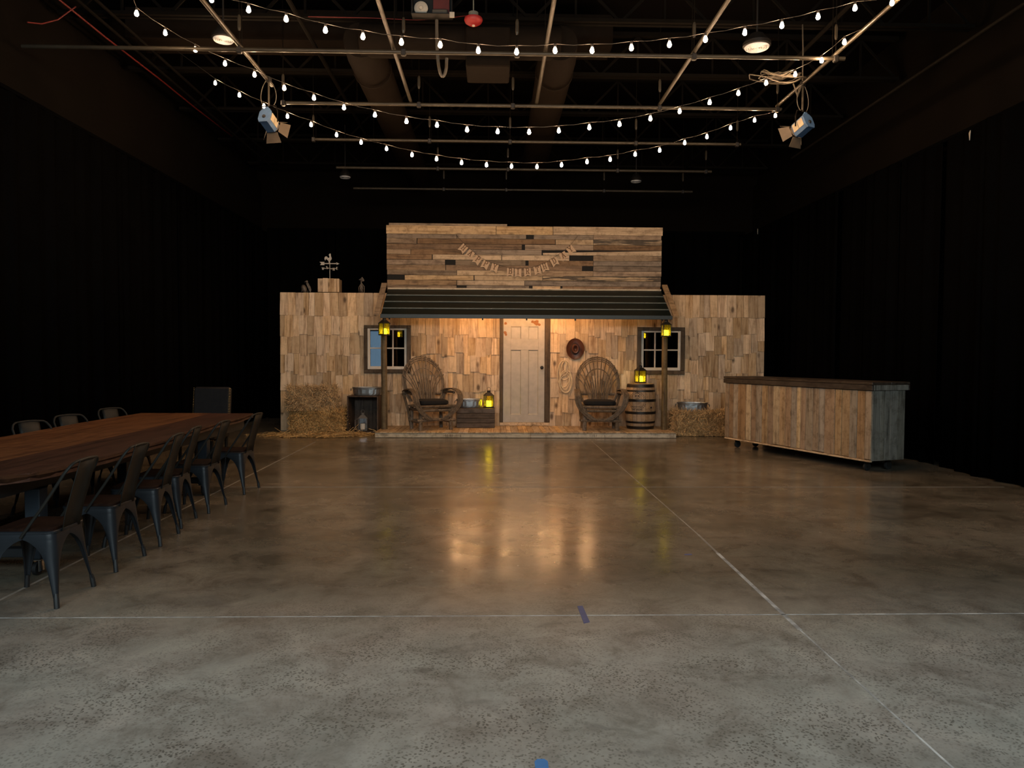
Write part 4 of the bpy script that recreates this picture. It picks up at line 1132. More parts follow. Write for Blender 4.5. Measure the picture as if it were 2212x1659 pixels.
for sx in (-1, 1):
    for k in range(6):
        lineb((sx * (.015 + .018 * k), ez - .235), (sx * (.03 + .018 * k), ez - .215 + .004 * (k % 2)), 0.007)
    lineb((sx * .01, ez - .24), (sx * .12, ez - .225), 0.006)
em.build('printed_emblem', 'ink', t, label='black printed round emblem with a skull, wreath and lettering')
MB().lathe([(0.02, 0), (0.02, 0.006), (0.006, 0.007)], 14, TR(0.3 * math.cos(-PI / 2 + 0.55) * 0.99, 0.3 * math.sin(-PI / 2 + 0.55) * 0.99, 0.425, rz=0.55, rx=PI / 2)).build('bung', 'ink', t, True, 'dark round bung')
lidt = MB().box(-0.11, 0.13, -0.13, 0.10, 0, 0.008, c=0.003).build('board_mat', 'deck')
lidt.location = (2.88, 14.42, 0.996)
tag(lidt, 'thin wooden board under the lantern on the barrel', 'board')
for o in ():
    pass

# tubs
def tub(loc, rz, a, b, h, label):
    t = thing('galvanized_tub', label, 'tub', loc, rz)
    n = 44
    v, f_ = [], []
    prof = [(0.86, 0.0, 0), (0.90, 0.01, 0), (0.93, h * .25, 1), (0.96, h * .72, 1), (0.975, h * .80, 0), (1.0, h * .97, 0), (1.02, h, 0), (0.985, h, 0), (0.95, h * .8, 0), (0.85, 0.012, 0)]
    for s, z, rb in prof:
        for k in range(n):
            u = 2 * PI * k / n
            q = s * (1 + (0.012 * (-1) ** k if rb else 0))
            ex = abs(math.cos(u)) ** 0.72 * (1 if math.cos(u) > 0 else -1)
            v.append((a * q * ex, b * q * math.sin(u), z))
    for i in range(len(prof) - 1):
        for k in range(n):
            f_.append((i * n + k, i * n + (k + 1) % n, (i + 1) * n + (k + 1) % n, (i + 1) * n + k))
    f_ += [tuple(range(n - 1, -1, -1)), tuple(range((len(prof) - 1) * n, len(prof) * n))]
    MB().add(v, f_).build('tub_body', 'galv', t)
    rim = [(a * 1.02 * (abs(math.cos(u)) ** 0.72 * (1 if math.cos(u) > 0 else -1)), b * 1.02 * math.sin(u), h) for u in [2 * PI * k / n for k in range(n + 1)]]
    MB().tube(rim, 0.006, 6, False).build('rolled_rim', 'galv', t, True)
    for sx in (-1, 1):
        MB().tube([(sx * a * 0.98, -0.05, h * .85), (sx * (a + .03), -0.045, h * .8), (sx * (a + .035), 0.0, h * .55), (sx * (a + .03), 0.045, h * .8), (sx * a * .98, 0.05, h * .85)], 0.006, 6).build('handle', 'galv', t, True)
    return t

# crates
random.seed(17)
t = thing('low_slatted_crate', 'low grey brown slatted crate holding a tub and a lantern', 'crate', (-0.335, 14.655, 0.112))
for k in range(4):
    z0 = 0.005 + 0.094 * k
    MB().box(-0.372, 0.372, -0.23, -0.212, z0, z0 + 0.088, c=0.004).build('slat', 'crate', t)
    MB().box(-0.372, 0.372, 0.212, 0.23, z0, z0 + 0.088, c=0.004).build('slat', 'crate', t)
for sx in (-1, 1):
    MB().box(sx * 0.36 - .012, sx * 0.36 + .012, -0.21, 0.21, 0.003, 0.378, c=0.004).build('end_panel', 'crate', t)
MB().box(-0.345, 0.345, -0.21, 0.21, 0.358, 0.38, c=0.003).build('top_panel', 'crate', t)
tub((-0.465, 14.69, 0.494), math.radians(2), 0.258, 0.16, 0.165, 'small oval galvanized tub on the low slatted crate')
t = thing('upright_crate', 'dark wooden crate standing open on its end, holding a white lantern', 'crate', (-2.475, 14.45, 0.002), math.radians(-4))
MB().box(-0.30, -0.275, -0.25, 0.25, 0, 0.74, c=0.004).build('side_panel', 'crate_dark', t)
MB().box(0.275, 0.30, -0.25, 0.25, 0, 0.74, c=0.004).build('side_panel', 'crate_dark', t)
MB().box(-0.274, 0.274, -0.25, 0.25, 0.715, 0.74, c=0.004).build('top_panel', 'crate_dark', t)
MB().box(-0.274, 0.274, -0.25, 0.25, 0.03, 0.058, c=0.004).build('bottom_panel', 'crate_dark', t)
for k in range(3):
    MB().box(-0.274 + 0.183 * k, -0.095 + 0.183 * k, 0.225, 0.25, 0.06, 0.714, c=0.003).build('back_board', 'crate_dark', t)
tub((-2.44, 14.43, 0.744), math.radians(-3), 0.285, 0.17, 0.155, 'oval galvanized tub on top of the upright dark crate')

# hay
def straw(n, sampler, lo, hi, wd=0.0045):
    v, f_ = [], []
    for _ in range(n):
        p, d = sampler()
        d = d.normalized()
        L_ = R(lo, hi)
        s_ = d.cross(Vector((R(-1, 1), R(-1, 1), R(-1, 1)))).normalized() * R(wd * .6, wd * 1.2) * .5
        bnd = Vector((R(-.035, .035), R(-.03, .02), R(-.02, .035)))
        a, c_, b = p - d * L_ / 2, p + bnd, p + d * L_ / 2
        if min(a.z, b.z, c_.z) < 0.004:
            up = 0.004 - min(a.z, b.z, c_.z)
            a.z += up; b.z += up; c_.z += up
        k = len(v)
        v += [a - s_, a + s_, c_ + s_, c_ - s_, b + s_, b - s_]
        f_ += [(k, k + 1, k + 2, k + 3), (k + 3, k + 2, k + 4, k + 5)]
    return MB().add(v, f_)
def bale_body(sx, sy, sz, z0, jit, seed):
    random.seed(seed)
    n = 7
    mb = MB()
    idx = {}
    for i in range(n + 1):
        for j in range(n + 1):
            for k in range(n + 1):
                if i in (0, n) or j in (0, n) or k in (0, n):
                    x, y, z = (i / n - .5) * sx, (j / n - .5) * sy, k / n * sz
                    e = 1 - 0.06 * (abs(i / n - .5) * 2) ** 6 * (abs(k / n - .5) * 2) ** 6
                    idx[(i, j, k)] = len(mb.v)
                    mb.v.append((x * e + R(-jit, jit), y * e + R(-jit, jit), max(0.003 if z0 < .05 else 0, z + R(-jit, jit) * (0 if k == 0 else 1)) + z0))
    def q(a, b, c, d): mb.f.append((idx[a], idx[b], idx[c], idx[d]))
    for i in range(n):
        for j in range(n):
            q((i, j, 0), (i, j + 1, 0), (i + 1, j + 1, 0), (i + 1, j, 0)); q((i, j, n), (i + 1, j, n), (i + 1, j + 1, n), (i, j + 1, n))
            q((i, 0, j), (i + 1, 0, j), (i + 1, 0, j + 1), (i, 0, j + 1)); q((i, n, j), (i, n, j + 1), (i + 1, n, j + 1), (i + 1, n, j))
            q((0, i, j), (0, i, j + 1), (0, i + 1, j + 1), (0, i + 1, j)); q((n, i, j), (n, i + 1, j), (n, i + 1, j + 1), (n, i, j + 1))
    return mb
def bale(loc, rz, sx, sy, sz, n, label, seed, updown=0.0):
    t = thing('hay_bale', label, 'hay bale', loc, rz)
    bale_body(sx, sy, sz, 0.0, 0.022, seed).build('bale_core', 'bale', t)
    def smp():
        f = random.random()
        if f < 0.5:
            p = Vector((R(-.5, .5) * sx, -.5 * sy - R(-.008, .03), R(0.01, 1) * sz)); d = Vector((R(-.8, .8), R(-.5, .12), R(-1.4, 1.4)))
        elif f < 0.68:
            p = Vector((R(-.5, .5) * sx, R(-.5, .5) * sy, sz + R(-.01, .025))); d = Vector((R(-1, 1), R(-1, 1), R(-.1, .3)))
        elif f < 0.84:
            p = Vector((-.5 * sx - R(-.008, .03), R(-.5, .5) * sy, R(0.01, 1) * sz)); d = Vector((R(-.5, .3), R(-1, 1), R(-1.1, 1.1)))
        else:
            p = Vector((.5 * sx + R(-.008, .03), R(-.5, .5) * sy, R(0.01, 1) * sz)); d = Vector((R(-.3, .5), R(-1, 1), R(-1.1, 1.1)))
        return p, d
    o = straw(n, smp, 0.10, 0.32, 0.0085).build('straw_blades', 'straw', t)
    o['kind'] = 'stuff'
    return t
bale((-3.35, 14.32, 0.004), math.radians(6), 0.90, 0.62, 0.44, 6500, 'lower straw bale of the stack of two beside the upright crate', 41)
bale((-3.46, 14.27, 0.47), math.radians(15), 0.80, 0.54, 0.40, 6000, 'upper straw bale of the stack of two beside the upright crate', 42)
bale((3.97, 14.26, 0.004), math.radians(-3), 0.92, 0.5, 0.42, 6500, 'single straw bale with a tub on it beside the bar counter', 43)
tub((3.87, 14.26, 0.46), math.radians(-8), 0.29, 0.18, 0.17, 'oval galvanized tub on the single straw bale')
random.seed(44)
def fsm():
    u = random.random()
    x = -3.25 + random.gauss(0, 0.42)
    y = 13.98 + random.gauss(0, 0.13) + 0.25 * max(0, (x + 3.0))
    return Vector((min(x, -2.25), min(y, 14.5) if x < -2.2 else y, R(0.006, 0.03) + 0.10 * math.exp(-((x + 3.2) / .4) ** 2 - ((y - 14.1) / .12) ** 2) * random.random())), Vector((R(-1, 1), R(-.6, .6), R(-.06, .06)))
o = straw(3600, fsm, 0.14, 0.40, 0.008).build('loose_straw', 'straw')
tag(o, 'loose straw spilled on the floor before the stacked bales', 'straw', kind='stuff')

# hat and rope
t = thing('cowboy_hat', 'brown leather cowboy hat hung on the shingles above the rope', 'hat', (1.648, YW - 0.05, 1.668))
HX = TR(0, 0, 0, rx=PI / 2)
v, f_ = [], []
n = 32
prof = [(0.082, 0.112, -0.035, 0), (0.088, 0.118, -0.02, 0), (0.105, 0.14, -0.014, 0), (0.14, 0.175, -0.012, .3), (0.168, 0.20, -0.006, .7), (0.182, 0.212, 0.008, 1), (0.180, 0.210, 0.014, 1), (0.15, 0.18, 0.0, .4), (0.09, 0.12, -0.006, 0)]
for a, b, z, c_ in prof:
    for k in range(n):
        u = 2 * PI * k / n
        v.append((a * math.cos(u), b * math.sin(u), z + 0.035 * c_ * math.cos(u) ** 2))
for i in range(len(prof) - 1):
    for k in range(n):
        f_.append((i * n + k, i * n + (k + 1) % n, (i + 1) * n + (k + 1) % n, (i + 1) * n + k))
MB().add(v, f_, TR(0, 0, 0, rx=PI / 2) @ Matrix.Scale(1, 4)).build('brim', 'hat', t, True)
v, f_ = [], []
prof = [(1.0, 0.0), (0.97, 0.05), (0.90, 0.085), (0.80, 0.102), (0.62, 0.098), (0.45, 0.07), (0.25, 0.05), (0.05, 0.045)]
for s, z in prof:
    for k in range(n):
        u = 2 * PI * k / n
        v.append((0.075 * s * math.cos(u), 0.103 * s * math.sin(u) + 0.0, 0.0 + z))
for i in range(len(prof) - 1):
    for k in range(n):
        f_.append((i * n + k, i * n + (k + 1) % n, (i + 1) * n + (k + 1) % n, (i + 1) * n + k))
f_.append(tuple(range((len(prof) - 1) * n, len(prof) * n)))
MB().add(v, f_, TR(0, -0.005, 0, rx=PI / 2)).build('crown', 'hat', t, True)
MB().tube([(0.079 * math.cos(u), -0.016, 0.107 * math.sin(u)) for u in [2 * PI * k / 28 for k in range(29)]], 0.008, 6, False).build('hat_band', 'hatdark', t, True)
MB().tube([(0, 0.04, 0.19), (0, 0.0, 0.215), (0, -0.01, 0.23)], 0.006, 6).build('hanging_peg', 'joist', t)
t = thing('rope_coil', 'cream lariat rope coiled and hung beside the white door', 'rope', (1.42, YW - 0.045, 1.11))
pts = []
random.seed(5)
loops = [(0.02, 0.13, 0.11, 0.20), (0.0, 0.05, 0.125, 0.27), (0.04, -0.12, 0.125, 0.21), (0.035, -0.15, 0.11, 0.175), (0.03, 0.02, 0.10, 0.29), (0.045, -0.10, 0.13, 0.23)]
for q, (cx, cz, rx, rz_) in enumerate(loops):
    for i in range(20):
        u = PI / 2 + 2 * PI * i / 20
        pts.append((cx + rx * math.cos(u), -0.010 * (q % 3), cz + rz_ * math.sin(u)))
pts += [(0.10, -0.02, 0.27), (0.14, -0.02, 0.05), (0.17, -0.01, -0.1), (0.15, 0.0, -0.3), (0.11, 0.0, -0.4)]
MB().tube(pts, 0.0095, 6).build('rope_strand', 'rope', t, True)
MB().tube([(0.08, 0.0, 0.30), (0.08, 0.045, 0.30)], 0.007, 6).build('peg', 'joist', t)

# banner
GLY = {
 'H': [((.2, 0), (.2, 1)), ((.8, 0), (.8, 1)), ((.2, .5), (.8, .5)), ((.02, 0), (.38, 0)), ((.62, 0), (.98, 0)), ((.02, 1), (.38, 1)), ((.62, 1), (.98, 1))],
 'A': [((.15, 0), (.5, 1)), ((.5, 1), (.85, 0)), ((.28, .36), (.72, .36)), ((0, 0), (.32, 0)), ((.68, 0), (1, 0))],
 'P': [((.25, 0), (.25, 1)), ((.05, 1), (.65, 1)), ((.65, 1), (.88, .86)), ((.88, .86), (.88, .64)), ((.88, .64), (.65, .48)), ((.65, .48), (.25, .48)), ((.05, 0), (.48, 0))],
 'Y': [((.12, 1), (.5, .48)), ((.88, 1), (.5, .48)), ((.5, .5), (.5, 0)), ((-.02, 1), (.3, 1)), ((.7, 1), (1.02, 1)), ((.28, 0), (.72, 0))],
 'B': [((.25, 0), (.25, 1)), ((.05, 1), (.65, 1)), ((.65, 1), (.82, .88)), ((.82, .88), (.82, .66)), ((.82, .66), (.62, .53)), ((.25, .53), (.65, .53)), ((.65, .53), (.9, .38)), ((.9, .38), (.9, .14)), ((.9, .14), (.68, 0)), ((.05, 0), (.7, 0))],
 'I': [((.5, 0), (.5, 1)), ((.2, 0), (.8, 0)), ((.2, 1), (.8, 1))],
 'R': [((.25, 0), (.25, 1)), ((.05, 1), (.65, 1)), ((.65, 1), (.85, .88)), ((.85, .88), (.85, .66)), ((.85, .66), (.65, .52)), ((.65, .52), (.25, .52)), ((.55, .52), (.85, 0)), ((.05, 0), (.45, 0)), ((.72, 0), (1, 0))],
 'T': [((.5, 0), (.5, 1)), ((.08, 1), (.92, 1)), ((.1, 1), (.1, .75)), ((.9, 1), (.9, .75)), ((.25, 0), (.75, 0))],
 'D': [((.25, 0), (.25, 1)), ((.05, 1), (.6, 1)), ((.6, 1), (.88, .78)), ((.88, .78), (.88, .22)), ((.88, .22), (.6, 0)), ((.05, 0), (.6, 0))],
 'N': [((.15, 0), (.15, 1)), ((.15, 1), (.85, 0)), ((.85, 0), (.85, 1))],
 'S': [((.85, .9), (.3, 1)), ((.3, 1), (.15, .75)), ((.15, .75), (.85, .3)), ((.85, .3), (.7, 0)), ((.7, 0), (.15, .1))],
 'E': [((.2, 0), (.2, 1)), ((.2, 1), (.85, 1)), ((.2, .5), (.7, .5)), ((.2, 0), (.85, 0))],
 'W': [((0, 1), (.25, 0)), ((.25, 0), (.5, .7)), ((.5, .7), (.75, 0)), ((.75, 0), (1, 1))],
}
def glyph(ch, w_, h_, th, y0, y1, mtx):
    mb = MB()
    for k, (p, q) in enumerate(GLY[ch]):
        p, q = Vector(((p[0] - .5) * w_, (p[1] - .5) * h_)), Vector(((q[0] - .5) * w_, (q[1] - .5) * h_))
        d = (q - p).normalized()
        tk = th if abs(d.y) > 0.3 else th * 0.65
        n_ = Vector((-d.y, d.x)) * tk / 2
        p, q = p - d * tk * .3, q + d * tk * .3
        e = 0.0002 * k
        mb.prism([tuple(p - n_), tuple(q - n_), tuple(q + n_), tuple(p + n_)], y0 - e, y1, mtx)
    return mb
t = thing('birthday_banner', 'kraft card pennant banner reading HAPPY BIRTHDAY on the false front', 'banner', (0, YW - 0.012, 0))
pen = [('H', 999.5, 535.6, 43), ('A', 1014, 548, 38), ('P', 1030, 560.5, 35), ('P', 1047.3, 570.3, 26), ('Y', 1067, 577, 17), ('B', 1101.2, 586, 3), ('I', 1118, 587.3, 0), ('R', 1138.5, 586, -4),
       ('T', 1160, 581.5, -12), ('H', 1176, 575, -19), ('D', 1196.8, 563, -27), ('A', 1216.5, 550.6, -31), ('Y', 1232.2, 536.9, -38)]
cord = [(fx(984), -0.012, fz(507))]
for ch, px, py, an in pen:
    cx, cz = fx(px), fz(py)
    M_ = TR(cx, 0, cz, ry=math.radians(an))
    p = MB().prism([(-0.068, 0.085), (0.068, 0.085), (0.068, -0.092), (0.0, -0.055), (-0.068, -0.092)], -0.014, -0.011, M_).build('pennant', 'card', t)
    glyph(ch, 0.075, 0.105, 0.017, -0.0158, -0.0138, M_ @ TR(0, 0, 0.022)).build('letter', 'letter', p)
    for sx in (-0.055, 0.055):
        q = M_ @ Vector((sx, -0.017, 0.083))
        cord.append(tuple(q))
cord.append((fx(1246), -0.012, fz(507)))
MB().tube(cord, 0.0028, 5).build('cord', 'ink', t)

# weathervane
t = thing('weathervane', 'pale metal rooster weathervane with arrow and compass letters on the chimney', 'weathervane', (-3.272, YW - 0.0 + 0.05, 3.048))
Z0 = 870
def wv(x, z): return ((x - 1117) * 0.000759, (Z0 - z) * 0.000759)
MB().tube([(0, 0, -0.01), (0, 0, 0.34)], 0.0065, 8).build('pole', 'vane', t)
ro = [(1088, 245), (1118, 210), (1146, 215), (1142, 240), (1150, 290), (1168, 330), (1160, 370), (1128, 402), (1112, 455), (1092, 455), (1082, 402), (1040, 372), (1012, 340), (1006, 385), (990, 392), (978, 350), (985, 310), (1010, 285), (1040, 287), (1062, 312), (1082, 328), (1102, 320), (1108, 290), (1098, 262)]
MB().prism([wv(*p) for p in ro][::-1], -0.006, 0.006).build('rooster', 'vane', t)
MB().prism([wv(*p) for p in ((950, 462), (1290, 462), (1290, 486), (950, 486))][::-1], -0.006, 0.006).build('arrow_shaft', 'vane', t)
MB().prism([wv(*p) for p in ((1280, 440), (1375, 475), (1290, 508), (1305, 475))][::-1], -0.007, 0.007).build('arrow_head', 'vane', t)
MB().prism([wv(*p) for p in ((850, 430), (980, 432), (960, 470), (980, 515), (862, 515), (895, 475))][::-1], -0.007, 0.007).build('arrow_tail', 'vane', t)
MB().tube([(-0.125, 0.02, 0.205), (0.13, -0.02, 0.2)], 0.006, 6).tube([(-0.02, -0.125, 0.205), (0.02, 0.125, 0.2)], 0.006, 6).build('compass_arms', 'vane', t)
for ch, x, y in (('W', -0.14, 0.02), ('E', 0.148, -0.02), ('N', 0.05, 0.128), ('S', -0.03, -0.13)):
    glyph(ch, 0.036, 0.048, 0.011, -0.004, 0.004, TR(x, y, 0.205)).build('compass_letter', 'vane', t)
# metal birds on the wall top
t = thing('metal_bird', 'hunched metal bird with folded wing on the shingle wall by the chimney', 'ornament', (-3.73, YW + 0.045, 2.757))
MB().ball((-0.02, 0, 0.10), 0.055, 0.05, 0.085, mtx=TR(ry=-0.35)).build('body', 'birdm', t, True)
MB().ball((0.005, -0.01, 0.225), 0.026, 0.026, 0.03).build('head', 'birdm', t, True)
MB().prism([(0.0, 0.19), (0.04, 0.2), (0.085, 0.12), (0.10, 0.06), (0.085, 0.0), (0.06, 0.05)], -0.06, -0.04).build('wing', 'birdm', t)
MB().prism([(-0.02, 0.225), (-0.015, 0.245), (-0.05, 0.215)], -0.012, 0.0).build('beak', 'birdm', t)
MB().prism([(-0.10, 0.02), (-0.03, 0.09), (-0.05, 0.12), (-0.09, 0.10)], -0.02, 0.0).build('wing', 'birdm', t)
for x in (-0.01, 0.02):
    MB().tube([(x, 0, 0.0), (x, 0, 0.05)], 0.006, 5).build('leg', 'birdm', t)
t = thing('metal_bird', 'tall slender wire bodied metal bird on the shingle wall nearest the porch roof', 'ornament', (-2.645, YW + 0.045, 2.757))
MB().ball((0.012, 0, 0.275), 0.04, 0.03, 0.04, mtx=None).build('head', 'birdm', t, True)
MB().prism([(-0.02, 0.29), (-0.015, 0.265), (-0.05, 0.27)], -0.01, 0.01).build('beak', 'birdm', t)
MB().prism([(0.02, 0.33), (0.055, 0.28), (0.06, 0.25), (0.03, 0.24), (0.0, 0.31)], -0.012, -0.004).build('crest', 'birdm', t)
MB().tube([(0.0, 0, 0.25), (0.0, 0, 0.2)], 0.012, 6).build('neck', 'birdm', t)
for q in ((0.0, 0.2, -0.05, 0.12, -0.04, 0.0), (0.01, 0.2, 0.06, 0.14, 0.055, 0.0), (0.0, 0.2, -0.02, 0.1, 0.0, 0.0), (0.0, 0.19, 0.03, 0.1, 0.02, 0.03), (-0.02, 0.1, 0.01, 0.06, 0.04, 0.0)):
    MB().tube([(q[0], 0, q[1]), (q[2], -0.012, q[3]), (q[4], 0, q[5])], [0.009, 0.008, 0.005], 6).build('body_wire', 'birdm', t, True)
MB().ball((0.0, 0.012, 0.14), 0.035, 0.02, 0.065).build('body', 'birdm', t, True)

# ------------------------------------------------------------------ bar counter
random.seed(9)
bx = Vector((4.968, 9.566, 0))
du = Vector((-1.019, 2.887, 0)).normalized()
ang = math.atan2(du.y, du.x)
t = thing('bar_counter', 'rolling bar counter clad in upright reclaimed planks with a dark top', 'bar', (bx.x, bx.y, 0), ang)
# local: +x along the front away from the camera, -y into the bar
LB, WB = 3.06, 0.57
MB().box(0.02, LB - .02, -WB + .02, -0.02, 0.16, 1.07).build('carcass', 'ply', t)
sb = [3.07, 2.969, 2.851, 2.723, 2.523, 2.405, 2.279, 2.137, 1.999, 1.88, 1.741, 1.611, 1.484, 1.366, 1.289, 1.184, 1.051, 0.927, 0.814, 0.629, 0.509, 0.365, 0.238, 0.101, 0.0]
cl = ['bar1', 'bar4', 'bar3', 'bar4', 'bar2', 'bar4', 'bar3', 'bar1', 'bar4', 'bar2', 'bar1', 'bar4', 'bar3', 'bar2', 'bar4', 'bar3', 'bar1', 'bar3', 'bar4', 'bar1', 'bar1', 'bar3', 'bar4', 'bar1']
for k in range(24):
    th = R(0.004, 0.016)
    MB().box(sb[k + 1] + .002, sb[k] - .002, -0.018, th, 0.165 + R(-.006, .006), 1.075, c=0.004).build('plank', cl[k], t)
MB().box(0.0, LB, -0.02, 0.022, 0.135, 0.158, c=0.003).build('bottom_trim', 'deck', t)
e = [0.0, 0.14, 0.225, 0.31, 0.43, 0.57]
for k in range(5):
    MB().box(-R(0.006, 0.018), 0.018, -e[k + 1] + .002, -e[k] - .002, 0.15, 1.075, c=0.004).build('plank', 'bar5', t)
    MB().box(LB - 0.018, LB + R(0.004, 0.016), -e[k + 1] + .002, -e[k] - .002, 0.15, 1.075, c=0.004).build('plank', 'bar3', t)
for a, b in ((-WB - 0.06, -0.30), (-0.298, 0.035)):
    MB().box(-0.03, LB + 0.03, a, b, 1.155, 1.19, c=0.005).build('top_board', 'bartop', t)
MB().box(-0.03, LB + 0.03, 0.005, 0.035, 1.08, 1.152, c=0.005).build('edge_board', 'bartop', t)
MB().box(-0.03, LB + 0.03, -WB - 0.06, -WB - 0.03, 1.08, 1.152, c=0.005).build('edge_board', 'bartop', t)
for a, b in ((-WB - 0.028, -0.20), (-0.198, 0.003)):
    MB().box(-0.032, -0.004, a, b, 1.08, 1.152, c=0.005).build('edge_board', 'bar5', t)
    MB().box(LB + 0.004, LB + 0.032, a, b, 1.08, 1.152, c=0.005).build('edge_board', 'bartop', t)
def caster(parent, x, y, r, mat_fork, top):
    c = MB().box(x - .035, x + .035, y - .035, y + .035, top - .012, top, c=0.003).box(x - .022, x - .018, y - .028, y + .03, r * .8, top - .01).box(x + .018, x + .022, y - .028, y + .03, r * .8, top - .01).build('caster', mat_fork, parent)
    MB().lathe([(r * .55, -.016), (r, -.013), (r, .013), (r * .55, .016)], 18, TR(x, y, r + .001, ry=PI / 2)).build('wheel', 'rubber', c, True)
for x, y in ((0.15, -0.09), (0.15, -0.46), (2.85, -0.09), (2.85, -0.46)):
    caster(t, x, y, 0.056, 'black', 0.145)

# ------------------------------------------------------------------ dining table
random.seed(12)
t = thing('dining_table', 'long reddish live edge dining table on dark steel frame with casters', 'table', (0, 0, 0))
def edge_poly(f0, f1, ya, yb, n=26):
    return [(f0(ya + (yb - ya) * i / n), ya + (yb - ya) * i / n) for i in range(n + 1)] + [(f1(yb - (yb - ya) * i / n), yb - (yb - ya) * i / n) for i in range(n + 1)]
def fr_(y):
    s = -2.72 - 0.062 * (y - 4.4) + 0.028 * math.sin(y * 2.3) + 0.014 * math.sin(y * 5.9 + 1)
    if y < 4.85:
        s -= 1.25 * (4.85 - y) ** 2
    return s
def fl_(y): return -4.30 - 0.03 * (y - 5) + 0.02 * math.sin(y * 2.0 + 1)
def fm1(y): return -3.30 - 0.045 * (y - 4.4) + 0.03 * math.sin(y * 1.1)
def fm2(y): return -3.80 - 0.04 * (y - 4.4)
def slab(f0, f1, ya, yb, name, mat):
    pl = edge_poly(f0, f1, ya, yb)
    n = len(pl)
    v = [(x, y, 0.775) for x, y in pl] + [(x, y, 0.722) for x, y in pl]
    f_ = [tuple(range(n))[::-1], tuple(range(n, 2 * n))] + [(i, (i + 1) % n, (i + 1) % n + n, i + n) for i in range(n)]
    return MB().add(v, f_).build(name, mat, t)
slab(fm1, fr_, 4.40, 9.40, 'tabletop_plank', 'tabledark')
slab(fm2, lambda y: fm1(y) - .003, 4.38, 9.42, 'tabletop_plank', 'tablelight')
slab(fl_, lambda y: fm2(y) - .003, 4.42, 9.40, 'tabletop_plank', 'tablelight')
# pale live-edge sapwood along the outer edge
mb = MB()
for i in range(60):
    y = 4.41 + (9.36 - 4.41) * i / 60
    y2 = 4.41 + (9.36 - 4.41) * (i + 1) / 60
    a, b = fr_(y), fr_(y2)
    mb.add([(a - .012, y, .7765), (a + .010, y, .757), (a - .02, y, .718), (b - .012, y2, .7765), (b + .010, y2, .757), (b - .02, y2, .718)], [(0, 1, 4, 3), (1, 2, 5, 4), (0, 3, 5, 2)])
mb.build('live_edge', 'edge', t)
mb = MB()
for i in range(16):
    x, x2 = -4.25 + 1.17 * i / 16, -4.25 + 1.17 * (i + 1) / 16
    mb.add([(x, 4.395, .776), (x, 4.375 + R(-.006, .006), .745), (x, 4.40, .72), (x2, 4.395, .776), (x2, 4.375, .745), (x2, 4.40, .72)], [(0, 3, 4, 1), (1, 4, 5, 2), (0, 2, 5, 3)])
mb.build('live_edge', 'edge', t)
for x0 in (-3.10, -3.95):
    dx_ = -0.05
    MB().box(-.03, .03, 4.6, 9.2, 0.60, 0.72, TR(x0, 0, 0) @ Matrix.Shear('XZ', 4, (0.0, 0.0)), c=0.005).build('side_rail', 'tableframe', t)
for y in (5.08, 8.0):
    MB().box(-3.91, -3.14, y - .04, y + .04, 0.62, 0.72, c=0.005).build('cross_rail', 'tableframe', t)
    MB().box(-3.91, -3.14, y - .04, y + .04, 0.13, 0.19, c=0.005).build('cross_rail', 'tableframe', t)
    for x in (-3.95, -3.10):
        lg = MB().box(x - .05, x + .05, y - .05, y + .05, 0.12, 0.60, c=0.006).build('leg', 'pedestal', t)
        c = MB().box(x - .045, x + .045, y - .045, y + .045, 0.108, 0.118, c=0.003).box(x - .03, x - .024, y - .03, y + .03, 0.03, 0.108).box(x + .024, x + .03, y - .03, y + .03, 0.03, 0.108).build('caster', 'chrome', lg)
        MB().lathe([(0.02, -.016), (0.045, -.013), (0.045, .013), (0.02, .016)], 16, TR(x, y, .046, ry=PI / 2)).build('wheel', 'rubber', lg, True)

